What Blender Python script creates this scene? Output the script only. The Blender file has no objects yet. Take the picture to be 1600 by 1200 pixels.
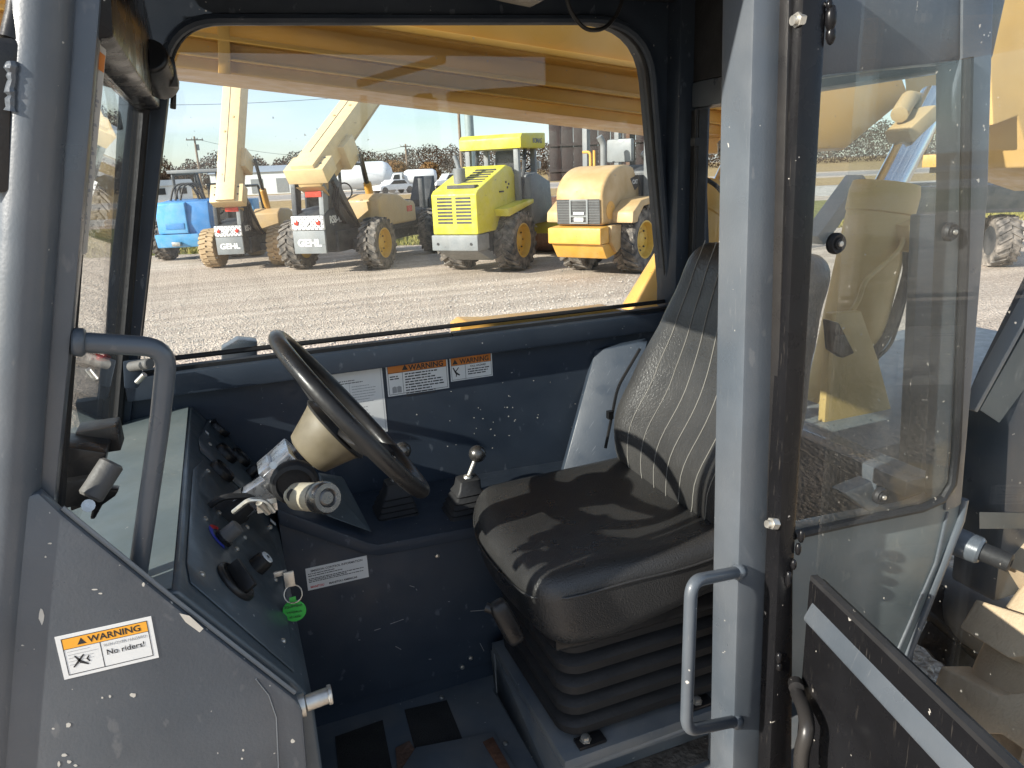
import bpy, bmesh, math, random
from mathutils import Vector, Matrix, noise
R = math.radians
random.seed(7)
S = bpy.context.scene
COL = S.collection
# ------------------------------------------------------------------ camera
F, YAW, PITCH, ROLL = 1150.0, R(21), R(16.2), R(2.5)
CAM = Vector((0, 0, 1.85))
fw = Vector((math.sin(YAW)*math.cos(PITCH), math.cos(YAW)*math.cos(PITCH), -math.sin(PITCH)))
rt0 = Vector((math.cos(YAW), -math.sin(YAW), 0)); up0 = rt0.cross(fw)
rt = rt0*math.cos(ROLL) - up0*math.sin(ROLL); up = rt.cross(fw)
cd = bpy.data.cameras.new('camera'); cam = bpy.data.objects.new('camera', cd); COL.objects.link(cam)
cd.sensor_width = 36; cd.sensor_fit = 'HORIZONTAL'; cd.lens = 36*F/1600; cd.clip_start = .02; cd.clip_end = 3000
m3 = Matrix((rt, up, -fw)).transposed(); cam.matrix_world = Matrix.Translation(CAM) @ m3.to_4x4()
S.camera = cam
# ------------------------------------------------------------------ sky, sun, exposure
SUN_AZ, SUN_EL = R(190), R(25)          # the sun stands towards the machine's front, a little on the camera's side
sun_dir = Vector((math.cos(SUN_AZ)*math.cos(SUN_EL), math.sin(SUN_AZ)*math.cos(SUN_EL), math.sin(SUN_EL)))
W = bpy.data.worlds.new('World'); S.world = W; W.use_nodes = True
nt = W.node_tree; bg = nt.nodes['Background']
sky = nt.nodes.new('ShaderNodeTexSky'); sky.sky_type = 'NISHITA'; sky.sun_disc = False
sky.sun_elevation = SUN_EL; sky.sun_rotation = math.atan2(sun_dir.x, sun_dir.y); sky.dust_density = .6; sky.ozone_density = 2.5
tc = nt.nodes.new('ShaderNodeTexCoord'); mp = nt.nodes.new('ShaderNodeMapping'); mp.inputs['Scale'].default_value = (1.5, 1.5, 9)
nz = nt.nodes.new('ShaderNodeTexNoise'); nz.inputs['Scale'].default_value = 2.2; nz.inputs['Detail'].default_value = 6
rp = nt.nodes.new('ShaderNodeValToRGB'); rp.color_ramp.elements[0].position = .33; rp.color_ramp.elements[1].position = .75
rp.color_ramp.elements[1].color = (.75, .75, .75, 1)
mx = nt.nodes.new('ShaderNodeMix'); mx.data_type = 'RGBA'; mx.inputs['B'].default_value = (5.3, 5.8, 6.6, 1)
nt.links.new(tc.outputs['Generated'], mp.inputs['Vector']); nt.links.new(mp.outputs['Vector'], nz.inputs['Vector'])
nt.links.new(nz.outputs['Fac'], rp.inputs['Fac']); nt.links.new(rp.outputs['Color'], mx.inputs['Factor'])
nt.links.new(sky.outputs['Color'], mx.inputs['A']); nt.links.new(mx.outputs['Result'], bg.inputs['Color'])
bg.inputs['Strength'].default_value = .11
ld = bpy.data.lights.new('sun', 'SUN'); ld.energy = 5.0; ld.angle = R(.53); ld.color = (1, .94, .84)
sun = bpy.data.objects.new('sun', ld); COL.objects.link(sun); sun.location = (-20, -8, 25)
sun.rotation_euler = sun_dir.to_track_quat('Z', 'Y').to_euler()
S.view_settings.view_transform = 'Standard'; S.view_settings.look = 'None'; S.view_settings.exposure = 1.0; S.view_settings.gamma = 1
S.render.engine = 'CYCLES'; S.cycles.max_bounces = 7; S.cycles.transparent_max_bounces = 20
S.cycles.diffuse_bounces = 3; S.cycles.glossy_bounces = 4; S.cycles.caustics_reflective = False; S.cycles.caustics_refractive = False

def P(u, v, x=None, y=None, z=None):
    d = fw*F + rt*(u-800) - up*(v-600)
    if x is not None: t = (x-CAM.x)/d.x
    elif y is not None: t = (y-CAM.y)/d.y
    else: t = (z-CAM.z)/d.z
    return CAM + d*t
def V(*a): return Vector(a)

# ------------------------------------------------------------------ materials
MATS = {}
def mat(name, col, rough=.5, metal=0., var=.12, vs=6., bump=0., bs=120., chips=0., chipcol=(.55, .52, .47), dust=0., dustcol=(.32, .28, .23),
        dusts=5., coat=0., scratch=0., emit=None, spec=.5, rv=.12):
    m = bpy.data.materials.new(name); m.use_nodes = True; t = m.node_tree; N = t.nodes; L = t.links.new
    b = N['Principled BSDF']; b.inputs['Metallic'].default_value = metal; b.inputs['Specular IOR Level'].default_value = spec
    c = N.new('ShaderNodeTexCoord'); n = N.new('ShaderNodeTexNoise'); n.inputs['Scale'].default_value = vs; n.inputs['Detail'].default_value = 5
    L(c.outputs['Object'], n.inputs['Vector'])
    r = N.new('ShaderNodeMapRange'); r.inputs[1].default_value = .3; r.inputs[2].default_value = .7; r.inputs[3].default_value = 1-var; r.inputs[4].default_value = 1+var
    L(n.outputs['Fac'], r.inputs[0])
    h = N.new('ShaderNodeMix'); h.data_type = 'RGBA'; h.blend_type = 'MULTIPLY'; h.inputs['Factor'].default_value = 1
    h.inputs['A'].default_value = (*col, 1); L(r.outputs[0], h.inputs['B']); cur = h.outputs['Result']
    rr = N.new('ShaderNodeMapRange'); rr.inputs[1].default_value = .3; rr.inputs[2].default_value = .7
    rr.inputs[3].default_value = max(.02, rough-rv); rr.inputs[4].default_value = min(1, rough+rv)
    n4 = N.new('ShaderNodeTexNoise'); n4.inputs['Scale'].default_value = vs*3.1; n4.inputs['Detail'].default_value = 6
    L(c.outputs['Object'], n4.inputs['Vector']); L(n4.outputs['Fac'], rr.inputs[0]); L(rr.outputs[0], b.inputs['Roughness'])
    def layer(scale, lo, hi, colr, amt, detail=4, stretch=None):
        nonlocal cur
        nn = N.new('ShaderNodeTexNoise'); nn.inputs['Scale'].default_value = scale; nn.inputs['Detail'].default_value = detail
        if stretch:
            mm = N.new('ShaderNodeMapping'); mm.inputs['Scale'].default_value = stretch; mm.inputs['Rotation'].default_value = (.3, .5, .4)
            L(c.outputs['Object'], mm.inputs['Vector']); L(mm.outputs['Vector'], nn.inputs['Vector'])
        else: L(c.outputs['Object'], nn.inputs['Vector'])
        q = N.new('ShaderNodeMapRange'); q.inputs[1].default_value = lo; q.inputs[2].default_value = hi; q.inputs[4].default_value = amt
        L(nn.outputs['Fac'], q.inputs[0])
        w = N.new('ShaderNodeMix'); w.data_type = 'RGBA'; L(q.outputs[0], w.inputs['Factor']); L(cur, w.inputs['A']); w.inputs['B'].default_value = (*colr, 1)
        cur = w.outputs['Result']
    if dust: layer(dusts, .38, .75, dustcol, dust, 7)
    if scratch: layer(40, .66, .72, dustcol, scratch, 3, (1, 9, .6))
    if chips: layer(75, .75, .765, chipcol, chips, 2); layer(19, .79, .80, chipcol, chips, 3)
    L(cur, b.inputs['Base Color'])
    if bump:
        nb = N.new('ShaderNodeTexNoise'); nb.inputs['Scale'].default_value = bs; nb.inputs['Detail'].default_value = 4
        L(c.outputs['Object'], nb.inputs['Vector']); u = N.new('ShaderNodeBump'); u.inputs['Strength'].default_value = bump; u.inputs['Distance'].default_value = .01
        L(nb.outputs['Fac'], u.inputs['Height']); L(u.outputs['Normal'], b.inputs['Normal'])
    if coat: b.inputs['Coat Weight'].default_value = coat; b.inputs['Coat Roughness'].default_value = .12
    if emit: b.inputs['Emission Color'].default_value = (*emit[0], 1); b.inputs['Emission Strength'].default_value = emit[1]
    MATS[name] = m; return m
def glass(name, tint=(.93, .95, .95), dust=.05, speck=.5, ior=1.45):
    m = bpy.data.materials.new(name); m.use_nodes = True; t = m.node_tree; N = t.nodes; L = t.links.new
    N.remove(N['Principled BSDF']); o = N['Material Output']
    tr = N.new('ShaderNodeBsdfTransparent'); tr.inputs['Color'].default_value = (*tint, 1)
    gl = N.new('ShaderNodeBsdfGlossy'); gl.inputs['Roughness'].default_value = .01
    lw = N.new('ShaderNodeLayerWeight'); lw.inputs['Blend'].default_value = .5      # Schlick reflectance, alike on both faces of the pane
    pw = N.new('ShaderNodeMath'); pw.operation = 'POWER'; pw.inputs[1].default_value = 5; L(lw.outputs['Facing'], pw.inputs[0])
    fr = N.new('ShaderNodeMath'); fr.operation = 'MULTIPLY_ADD'; fr.inputs[1].default_value = .95; fr.inputs[2].default_value = .035; L(pw.outputs[0], fr.inputs[0])
    m1 = N.new('ShaderNodeMixShader'); L(fr.outputs[0], m1.inputs[0]); L(tr.outputs[0], m1.inputs[1]); L(gl.outputs[0], m1.inputs[2])
    df = N.new('ShaderNodeBsdfDiffuse'); df.inputs['Color'].default_value = (.6, .57, .5, 1)
    c = N.new('ShaderNodeTexCoord'); n = N.new('ShaderNodeTexNoise'); n.inputs['Scale'].default_value = 7; n.inputs['Detail'].default_value = 8; L(c.outputs['Object'], n.inputs['Vector'])
    a = N.new('ShaderNodeMapRange'); a.inputs[1].default_value = .35; a.inputs[2].default_value = .75; a.inputs[4].default_value = dust; L(n.outputs['Fac'], a.inputs[0])
    n2 = N.new('ShaderNodeTexNoise'); n2.inputs['Scale'].default_value = 95; n2.inputs['Detail'].default_value = 2; L(c.outputs['Object'], n2.inputs['Vector'])
    a2 = N.new('ShaderNodeMapRange'); a2.inputs[1].default_value = .745; a2.inputs[2].default_value = .775; a2.inputs[4].default_value = speck; L(n2.outputs['Fac'], a2.inputs[0])
    ad = N.new('ShaderNodeMath'); ad.operation = 'ADD'; ad.use_clamp = True; L(a.outputs[0], ad.inputs[0]); L(a2.outputs[0], ad.inputs[1])
    m2 = N.new('ShaderNodeMixShader'); L(ad.outputs[0], m2.inputs[0]); L(m1.outputs[0], m2.inputs[1]); L(df.outputs[0], m2.inputs[2])
    L(m2.outputs[0], o.inputs['Surface']); MATS[name] = m; return m
M = MATS
mat('paint', (.064, .077, .092), .38, var=.14, chips=.8, dust=.3, scratch=.3, bump=.05, bs=260, dusts=5, dustcol=(.19, .19, .19), coat=.2)
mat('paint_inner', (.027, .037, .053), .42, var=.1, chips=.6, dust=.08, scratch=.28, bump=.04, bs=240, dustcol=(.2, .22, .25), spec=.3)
mat('paint_dash', (.05, .066, .078), .4, var=.12, chips=.55, dust=.16, scratch=.3, bump=.04, bs=240, dustcol=(.26, .27, .26), coat=.15)
mat('paint_green', (.095, .118, .122), .42, var=.12, chips=.5, dust=.3, scratch=.3, dustcol=(.24, .25, .23))
mat('paint_matte', (.06, .074, .082), .75, var=.15, chips=.5, dust=.2, scratch=.3, dustcol=(.16, .17, .17), spec=.15)
mat('black_paint', (.008, .008, .009), .25, var=.2, chips=.6, scratch=.08, spec=.2)
mat('headliner', (.008, .008, .009), .8, bump=.1)
mat('boom_yellow', (.56, .30, .055), .4, var=.08, dust=.22, dustcol=(.62, .45, .22), chips=.25, chipcol=(.2, .1, .04), scratch=.12)
mat('cyl_tan', (.6, .385, .13), .42, var=.08, dust=.22, dustcol=(.58, .46, .28), chips=.3, chipcol=(.2, .12, .05))
mat('chrome', (.75, .76, .78), .1, 1, var=.03)
mat('steel', (.5, .49, .46), .35, 1, var=.2, vs=30)
mat('zinc', (.55, .53, .48), .4, .85, var=.2, vs=40, dust=.2)
mat('gunmetal', (.12, .115, .11), .3, .8, var=.2, vs=30)
mat('rubber', (.014, .014, .015), .6, var=.2, dust=.12, bump=.1, dustcol=(.12, .12, .12), spec=.3)
mat('rubber_flap', (.02, .02, .022), .6, var=.3, dust=.3, bump=.3, bs=60)
mat('black_plastic', (.011, .011, .012), .34, var=.2, dust=.07, bump=.05, spec=.35)
mat('grey_plastic', (.11, .105, .1), .5, var=.15, bump=.1)
mat('vinyl', (.024, .0238, .0238), .33, var=.15, dust=.10, dustcol=(.11, .105, .098), bump=.25, bs=330, rv=.1)
mat('vinyl_back', (.03, .029, .028), .38, var=.15, dust=.2, dustcol=(.12, .117, .112), bump=.22, bs=170, rv=.1)
mat('thread', (.2, .19, .17), .8)
mat('hub_gold', (.13, .107, .068), .45, var=.3, vs=20, dust=.5, dustcol=(.2, .17, .12), dusts=25)
mat('alu', (.5, .51, .53), .3, .9, var=.15, vs=25, dust=.15)
mat('cream_plastic', (.4, .36, .27), .4, var=.12, dust=.2, dustcol=(.2, .16, .1))
mat('label_white', (.72, .72, .7), .45, var=.06, dust=.15, dustcol=(.5, .48, .44), dusts=30)
mat('label_old', (.52, .5, .45), .5, var=.1, dust=.4, dustcol=(.4, .34, .26), dusts=12)
mat('orange', (.85, .38, .035), .45, var=.05)
mat('orange_dark', (.62, .2, .03), .45, var=.05)
mat('ink', (.02, .02, .022), .5); mat('ink_grey', (.3, .3, .3), .5); mat('red', (.6, .025, .02), .35); mat('blue', (.03, .05, .4), .4)
mat('green_tag', (.05, .42, .06), .35, var=.1)
mat('white', (.75, .75, .73), .4, var=.05, dust=.1)
mat('floor_paint', (.10, .118, .135), .5, var=.2, chips=.8, dust=.6, dustcol=(.24, .22, .19), dusts=9, scratch=.3)
mat('grip', (.012, .012, .013), .95, var=.3, bump=1., bs=400, dust=.12)
mat('rust', (.12, .05, .025), .85, var=.4, vs=30, bump=.4, dust=.3)
mat('dirt', (.12, .1, .08), .95, var=.4, vs=40, bump=.8, bs=80)
mat('tyre_tan', (.56, .42, .27), .85, var=.12, vs=14, bump=.25, bs=160, dust=.4, dustcol=(.62, .5, .36))
mat('tyre_bg', (.06, .056, .052), .9, var=.3, dust=.95, dustcol=(.3, .26, .22), dusts=9)
mat('tyre_bg_tan', (.42, .3, .17), .9, var=.15, dust=.3, dustcol=(.5, .38, .25))
mat('cream', (.68, .51, .27), .45, var=.07, dust=.3, dustcol=(.6, .47, .28), chips=.15, chipcol=(.25, .15, .08))
mat('cream_dark', (.5, .33, .14), .45, var=.06, dust=.2)
mat('hood_tan', (.5, .34, .16), .5, var=.06, dust=.25)
mat('bg_dark', (.026, .031, .037), .5, var=.25, dust=.3, dustcol=(.16, .15, .14))
mat('bg_grey', (.2, .215, .22), .5, var=.1, dust=.2)
mat('lime', (.64, .56, .03), .45, var=.06, dust=.4, dustcol=(.58, .54, .25))
mat('cat_tan', (.46, .3, .125), .6, var=.12, vs=3, dust=.6, dustcol=(.55, .42, .27), dusts=3)
mat('cat_yellow', (.64, .33, .05), .5, var=.08, dust=.4, dustcol=(.55, .38, .16))
mat('rim_yellow', (.66, .42, .07), .5, var=.1, dust=.2)
mat('steelgrey', (.17, .18, .185), .5, var=.1, dust=.2)
mat('mesh_dark', (.05, .05, .05), .6, var=.3)
mat('tele_blue', (.05, .22, .52), .4, var=.1, dust=.2, dustcol=(.3, .4, .5)); mat('tele_blue_light', (.1, .36, .66), .4, var=.1, dust=.25, dustcol=(.4, .5, .6))
mat('bg_white', (.78, .78, .77), .4, var=.05, dust=.1)
mat('brown_steel', (.022, .010, .008), .6, var=.35, vs=3, dust=.2, dustcol=(.05, .025, .02))
mat('wood_pole', (.2, .15, .11), .9, var=.2, vs=3); mat('galv', (.24, .29, .28), .5, var=.1)
mat('wire', (.05, .05, .05), .6)
mat('glass_dark', (.03, .035, .04), .08, var=.1, rv=.02)
mat('red_lamp', (.55, .05, .03), .2); mat('metal_siding', (.62, .64, .63), .5, var=.05); mat('siding_roof', (.3, .33, .36), .5)
mat('gauge_face', (.012, .012, .014), .3)
mat('bark', (.11, .085, .07), .95, var=.3)
glass('glass_window', dust=.02, speck=.5); glass('glass_door', (.95, .965, .97), dust=.012, speck=.25); glass('glass_shield', dust=.03, speck=.4)

# ground materials
def ground_mat(name, cols, scale, bump, bs, track=0):
    m = bpy.data.materials.new(name); m.use_nodes = True; t = m.node_tree; N = t.nodes; L = t.links.new; b = N['Principled BSDF']
    b.inputs['Roughness'].default_value = .95; b.inputs['Specular IOR Level'].default_value = .2
    c = N.new('ShaderNodeTexCoord')
    big = N.new('ShaderNodeTexNoise'); big.inputs['Scale'].default_value = .35; big.inputs['Detail'].default_value = 6; L(c.outputs['Object'], big.inputs['Vector'])
    vo = N.new('ShaderNodeTexVoronoi'); vo.inputs['Scale'].default_value = scale; L(c.outputs['Object'], vo.inputs['Vector'])
    fi = N.new('ShaderNodeTexNoise'); fi.inputs['Scale'].default_value = scale*.45; fi.inputs['Detail'].default_value = 8; L(c.outputs['Object'], fi.inputs['Vector'])
    r1 = N.new('ShaderNodeValToRGB'); r1.color_ramp.elements[0].color = (*cols[0], 1); r1.color_ramp.elements[1].color = (*cols[1], 1)
    r1.color_ramp.elements[0].position = .32; r1.color_ramp.elements[1].position = .68
    cm = N.new('ShaderNodeMix'); cm.inputs[0].default_value = .5; L(big.outputs['Fac'], cm.inputs[2]); L(fi.outputs['Fac'], cm.inputs[3]); L(cm.outputs[0], r1.inputs['Fac'])
    sep = N.new('ShaderNodeSeparateColor'); L(vo.outputs['Color'], sep.inputs[0])
    q = N.new('ShaderNodeMapRange'); q.inputs[3].default_value = .74; q.inputs[4].default_value = 1.26; L(sep.outputs[0], q.inputs[0])
    h = N.new('ShaderNodeMix'); h.data_type = 'RGBA'; h.blend_type = 'MULTIPLY'; h.inputs['Factor'].default_value = 1; L(r1.outputs['Color'], h.inputs['A']); L(q.outputs[0], h.inputs['B'])
    cur = h.outputs['Result']
    if track:
        mm = N.new('ShaderNodeMapping'); mm.inputs['Rotation'].default_value = (0, 0, R(14)); mm.inputs['Scale'].default_value = (.07, 1.5, 1); L(c.outputs['Object'], mm.inputs['Vector'])
        tn = N.new('ShaderNodeTexNoise'); tn.inputs['Scale'].default_value = 1.3; tn.inputs['Detail'].default_value = 5; L(mm.outputs['Vector'], tn.inputs['Vector'])
        tq = N.new('ShaderNodeMapRange'); tq.inputs[1].default_value = .4; tq.inputs[2].default_value = .65; tq.inputs[3].default_value = .8; tq.inputs[4].default_value = 1.12; L(tn.outputs['Fac'], tq.inputs[0])
        h2 = N.new('ShaderNodeMix'); h2.data_type = 'RGBA'; h2.blend_type = 'MULTIPLY'; h2.inputs['Factor'].default_value = 1; L(cur, h2.inputs['A']); L(tq.outputs[0], h2.inputs['B']); cur = h2.outputs['Result']
    L(cur, b.inputs['Base Color'])
    bu = N.new('ShaderNodeBump'); bu.inputs['Strength'].default_value = bump; bu.inputs['Distance'].default_value = bs
    ad = N.new('ShaderNodeMath'); ad.operation = 'ADD'; L(vo.outputs['Distance'], ad.inputs[0]); L(fi.outputs['Fac'], ad.inputs[1]); L(ad.outputs[0], bu.inputs['Height'])
    L(bu.outputs['Normal'], b.inputs['Normal']); MATS[name] = m; return m
ground_mat('gravel', ((.47, .375, .29), (.64, .54, .44)), 42, .9, .02, 1)
ground_mat('stone', ((.4, .345, .29), (.56, .5, .43)), 30, .3, .01)
ground_mat('dry_grass', ((.3, .2, .085), (.4, .29, .14)), 6, .6, .05)
ground_mat('green_grass', ((.13, .15, .035), (.25, .22, .08)), 8, .6, .04)
ground_mat('asphalt', ((.3, .27, .24), (.36, .33, .3)), 5, .1, .01)
ground_mat('concrete', ((.42, .38, .33), (.5, .46, .4)), 3, .1, .01)
ground_mat('foliage_far', ((.042, .028, .019), (.08, .049, .028)), .22, 0, .01)
ground_mat('foliage_tan', ((.2, .11, .045), (.3, .18, .07)), .5, 0, .01)
ground_mat('foliage_green', ((.05, .06, .03), (.12, .11, .045)), .5, 0, .01)
ground_mat('grass_blade', ((.16, .16, .04), (.34, .28, .1)), 2, 0, .01)

# ------------------------------------------------------------------ mesh helpers
ORG = {}
class B:
    def __init__(s): s.bm = bmesh.new(); s.mi = 0; s.n = 0
    def _m(s, fs):
        for f in fs: f.material_index = s.mi
    def faces(s, vs, fs):
        bv = [s.bm.verts.new(v) for v in vs]; out = []
        for f in fs:
            try: out.append(s.bm.faces.new([bv[i] for i in f]))
            except ValueError: pass
        s._m(out); return bv
    def box(s, c, d, rot=None):
        c = Vector(c); o = []
        for sx in (-1, 1):
            for sy in (-1, 1):
                for sz in (-1, 1):
                    v = Vector((sx*d[0]/2, sy*d[1]/2, sz*d[2]/2))
                    if rot: v = rot @ v
                    o.append(c+v)
        s.faces(o, [(0, 1, 3, 2), (4, 6, 7, 5), (0, 4, 5, 1), (2, 3, 7, 6), (0, 2, 6, 4), (1, 5, 7, 3)]); return s
    def bb(s, x0, x1, y0, y1, z0, z1): return s.box(((x0+x1)/2, (y0+y1)/2, (z0+z1)/2), (x1-x0, y1-y0, z1-z0))
    def beam(s, a, b, w, h, upv=(0, 0, 1)):
        a = Vector(a); b = Vector(b); d = b-a; z = d.normalized(); x = z.cross(Vector(upv)); x = x.normalized() if x.length > 1e-5 else Vector((1, 0, 0)); y = x.cross(z)
        return s.box((a+b)/2, (w, h, d.length), Matrix((x, y, z)).transposed())
    def prism(s, pts, vec):
        n = len(pts); vec = Vector(vec); pts = [Vector(p) for p in pts]
        s.faces(pts+[p+vec for p in pts], [tuple(range(n))[::-1], tuple(range(n, 2*n))]+[(i, (i+1) % n, n+(i+1) % n, n+i) for i in range(n)]); return s
    def tube(s, path, r, n=10, closed=False):
        path = [Vector(p) for p in path]; k = len(path); rr = r if isinstance(r, (list, tuple)) else [r]*k
        vs = []; ref = None
        for i, p in enumerate(path):
            a = path[(i-1) % k] if (closed or i > 0) else p; b = path[(i+1) % k] if (closed or i < k-1) else p
            t = (b-a).normalized()
            if ref is None:
                ref = t.orthogonal().normalized()
            ref = (ref - t*ref.dot(t)).normalized(); bi = t.cross(ref)
            for j in range(n):
                q = 2*math.pi*j/n; vs.append(p + (ref*math.cos(q)+bi*math.sin(q))*rr[i])
        fs = []
        for i in range(k if closed else k-1):
            i2 = (i+1) % k
            for j in range(n): fs.append((i*n+j, i*n+(j+1) % n, i2*n+(j+1) % n, i2*n+j))
        if not closed: fs += [tuple(range(n))[::-1], tuple((k-1)*n+j for j in range(n))]
        s.faces(vs, fs); return s
    def lathe(s, c, ax, prof, n=24, close=False):
        c = Vector(c); ax = Vector(ax).normalized(); e = ax.orthogonal().normalized(); g = ax.cross(e); vs = []; k = len(prof)
        for r, h in prof:
            for j in range(n):
                q = 2*math.pi*j/n; vs.append(c+ax*h+(e*math.cos(q)+g*math.sin(q))*max(r, 1e-4))
        fs = [(i*n+j, i*n+(j+1) % n, (i+1)*n+(j+1) % n, (i+1)*n+j) for i in range(k-1) for j in range(n)]
        if close: fs += [((k-1)*n+j, (k-1)*n+(j+1) % n, (j+1) % n, j) for j in range(n)]
        else: fs += [tuple(range(n))[::-1], tuple((k-1)*n+j for j in range(n))]
        s.faces(vs, fs); return s
    def cyl(s, a, b, r, n=16, ch=.0):
        a = Vector(a); b = Vector(b); h = (b-a).length
        return s.lathe(a, b-a, [(r-ch, 0), (r, ch), (r, h-ch), (r-ch, h)] if ch else [(r, 0), (r, h)], n)
    def ball(s, c, r, n=16, sq=(1, 1, 1)):
        vs = []; k = n//2
        for i in range(k+1):
            a = math.pi*i/k
            for j in range(n):
                q = 2*math.pi*j/n; vs.append(Vector(c)+Vector((math.sin(a)*math.cos(q)*sq[0], math.sin(a)*math.sin(q)*sq[1], math.cos(a)*sq[2]))*r)
        s.faces(vs, [(i*n+j, i*n+(j+1) % n, (i+1)*n+(j+1) % n, (i+1)*n+j) for i in range(k) for j in range(n)]); return s
    def loft(s, secs, cap=True):
        n = len(secs[0]); vs = [Vector(p) for q in secs for p in q]; k = len(secs)
        fs = [(i*n+j, i*n+(j+1) % n, (i+1)*n+(j+1) % n, (i+1)*n+j) for i in range(k-1) for j in range(n)]
        if cap: fs += [tuple(range(n))[::-1], tuple((k-1)*n+j for j in range(n))]
        s.faces(vs, fs); return s
    def rbox(s, d, rad, n=14, fn=None):
        h = [x/2 for x in d]; inn = [x-rad for x in h]
        for ax in range(3):
            for sg in (-1, 1):
                vs = []; a1, a2 = (ax+1) % 3, (ax+2) % 3
                for i in range(n+1):
                    for j in range(n+1):
                        p = [0, 0, 0]; p[ax] = sg*h[ax]
                        def g(t, H, I):
                            t = t*2-1; return math.copysign((abs(t)**.75), t)*H
                        p[a1] = g(i/n, h[a1], inn[a1]); p[a2] = g(j/n, h[a2], inn[a2])
                        c = Vector([max(-inn[q], min(inn[q], p[q])) for q in range(3)]); dlt = Vector(p)-c
                        v = c+(dlt.normalized()*rad if dlt.length > 1e-9 else dlt)
                        vs.append(fn(v) if fn else v)
                fs = []
                for i in range(n):
                    for j in range(n):
                        f = (i*(n+1)+j, (i+1)*(n+1)+j, (i+1)*(n+1)+j+1, i*(n+1)+j+1); fs.append(f if sg > 0 else f[::-1])
                s.faces(vs, fs)
        return s
    def done(s, name, mats, parent=None, smooth=None, bevel=0, seg=2, weld=True):
        bm = s.bm
        if weld: bmesh.ops.remove_doubles(bm, verts=bm.verts, dist=1e-5)
        bmesh.ops.recalc_face_normals(bm, faces=bm.faces)
        if bevel:
            es = [e for e in bm.edges if len(e.link_faces) == 2 and e.calc_face_angle(0) > R(28)]
            bmesh.ops.bevel(bm, geom=es, offset=bevel, offset_type='OFFSET', segments=seg, profile=.6, affect='EDGES', clamp_overlap=True)
        me = bpy.data.meshes.new(name); bm.to_mesh(me); bm.free()
        for m in (mats if isinstance(mats, (list, tuple)) else [mats]): me.materials.append(M[m])
        o = bpy.data.objects.new(name, me); COL.objects.link(o)
        if parent:
            r = parent
            while r.parent: r = r.parent
            if r in ORG: me.transform(Matrix.Translation(-ORG[r]))
            o.parent = parent
        if smooth is None: smooth = 40
        if bevel: smooth = max(smooth, 50)
        if smooth:
            me.shade_smooth(); me.set_sharp_from_angle(angle=R(smooth))
        return o
def thing(name, label, cat, loc, rz=0, group=None, world=False):
    o = bpy.data.objects.new(name, None); COL.objects.link(o); o.location = loc; o.rotation_euler.z = rz; o.empty_display_size = .2
    o['label'] = label; o['category'] = cat
    if group: o['group'] = group
    if world: ORG[o] = Vector(loc)
    return o
def tag(o, label, cat, group=None):
    o['label'] = label; o['category'] = cat
    if group: o['group'] = group
    return o
def struct(o): o['kind'] = 'structure'; return o
def stuff(o, label=None, cat=None):
    o['kind'] = 'stuff'
    if label: o['label'] = label
    if cat: o['category'] = cat
    return o
def copy_tree(o, parent=None):
    c = o.copy(); COL.objects.link(c); c.parent = parent
    for ch in [q for q in bpy.data.objects if q.parent == o]: copy_tree(ch, c)
    return c
def rpath(pts, rad=.03, seg=6):
    pts = [Vector(p) for p in pts]; out = [pts[0]]
    for i in range(1, len(pts)-1):
        a, b, c = pts[i-1], pts[i], pts[i+1]; d1 = (a-b); d2 = (c-b); r_ = min(rad, d1.length*.45, d2.length*.45)
        p, q = b+d1.normalized()*r_, b+d2.normalized()*r_
        for k in range(seg+1):
            t = k/seg; out.append(p*(1-t)**2+b*2*t*(1-t)+q*t*t)
    out.append(pts[-1]); return out
def text(body, size, o, xd, yd, matn, parent, name='lettering', align='LEFT', bold=0, squeeze=1., ext=.0002):
    cu = bpy.data.curves.new('t', 'FONT'); cu.body = body; cu.size = size; cu.align_x = align; cu.offset = bold*size; cu.extrude = ext; cu.resolution_u = 3
    ob = bpy.data.objects.new('t', cu); me = bpy.data.meshes.new_from_object(ob)
    bpy.data.objects.remove(ob); bpy.data.curves.remove(cu)
    xd = Vector(xd).normalized(); yd = Vector(yd); yd = (yd-xd*yd.dot(xd)).normalized(); zd = xd.cross(yd)
    me.transform(Matrix.Translation(Vector(o)) @ Matrix((xd, yd, zd)).transposed().to_4x4() @ Matrix.Diagonal((squeeze, 1, 1, 1)))
    me.materials.clear(); me.materials.append(M[matn]); me.name = name
    q = bpy.data.objects.new(name, me); COL.objects.link(q)
    r = parent
    while r.parent: r = r.parent
    if r in ORG: me.transform(Matrix.Translation(-ORG[r]))
    q.parent = parent; return q
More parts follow.
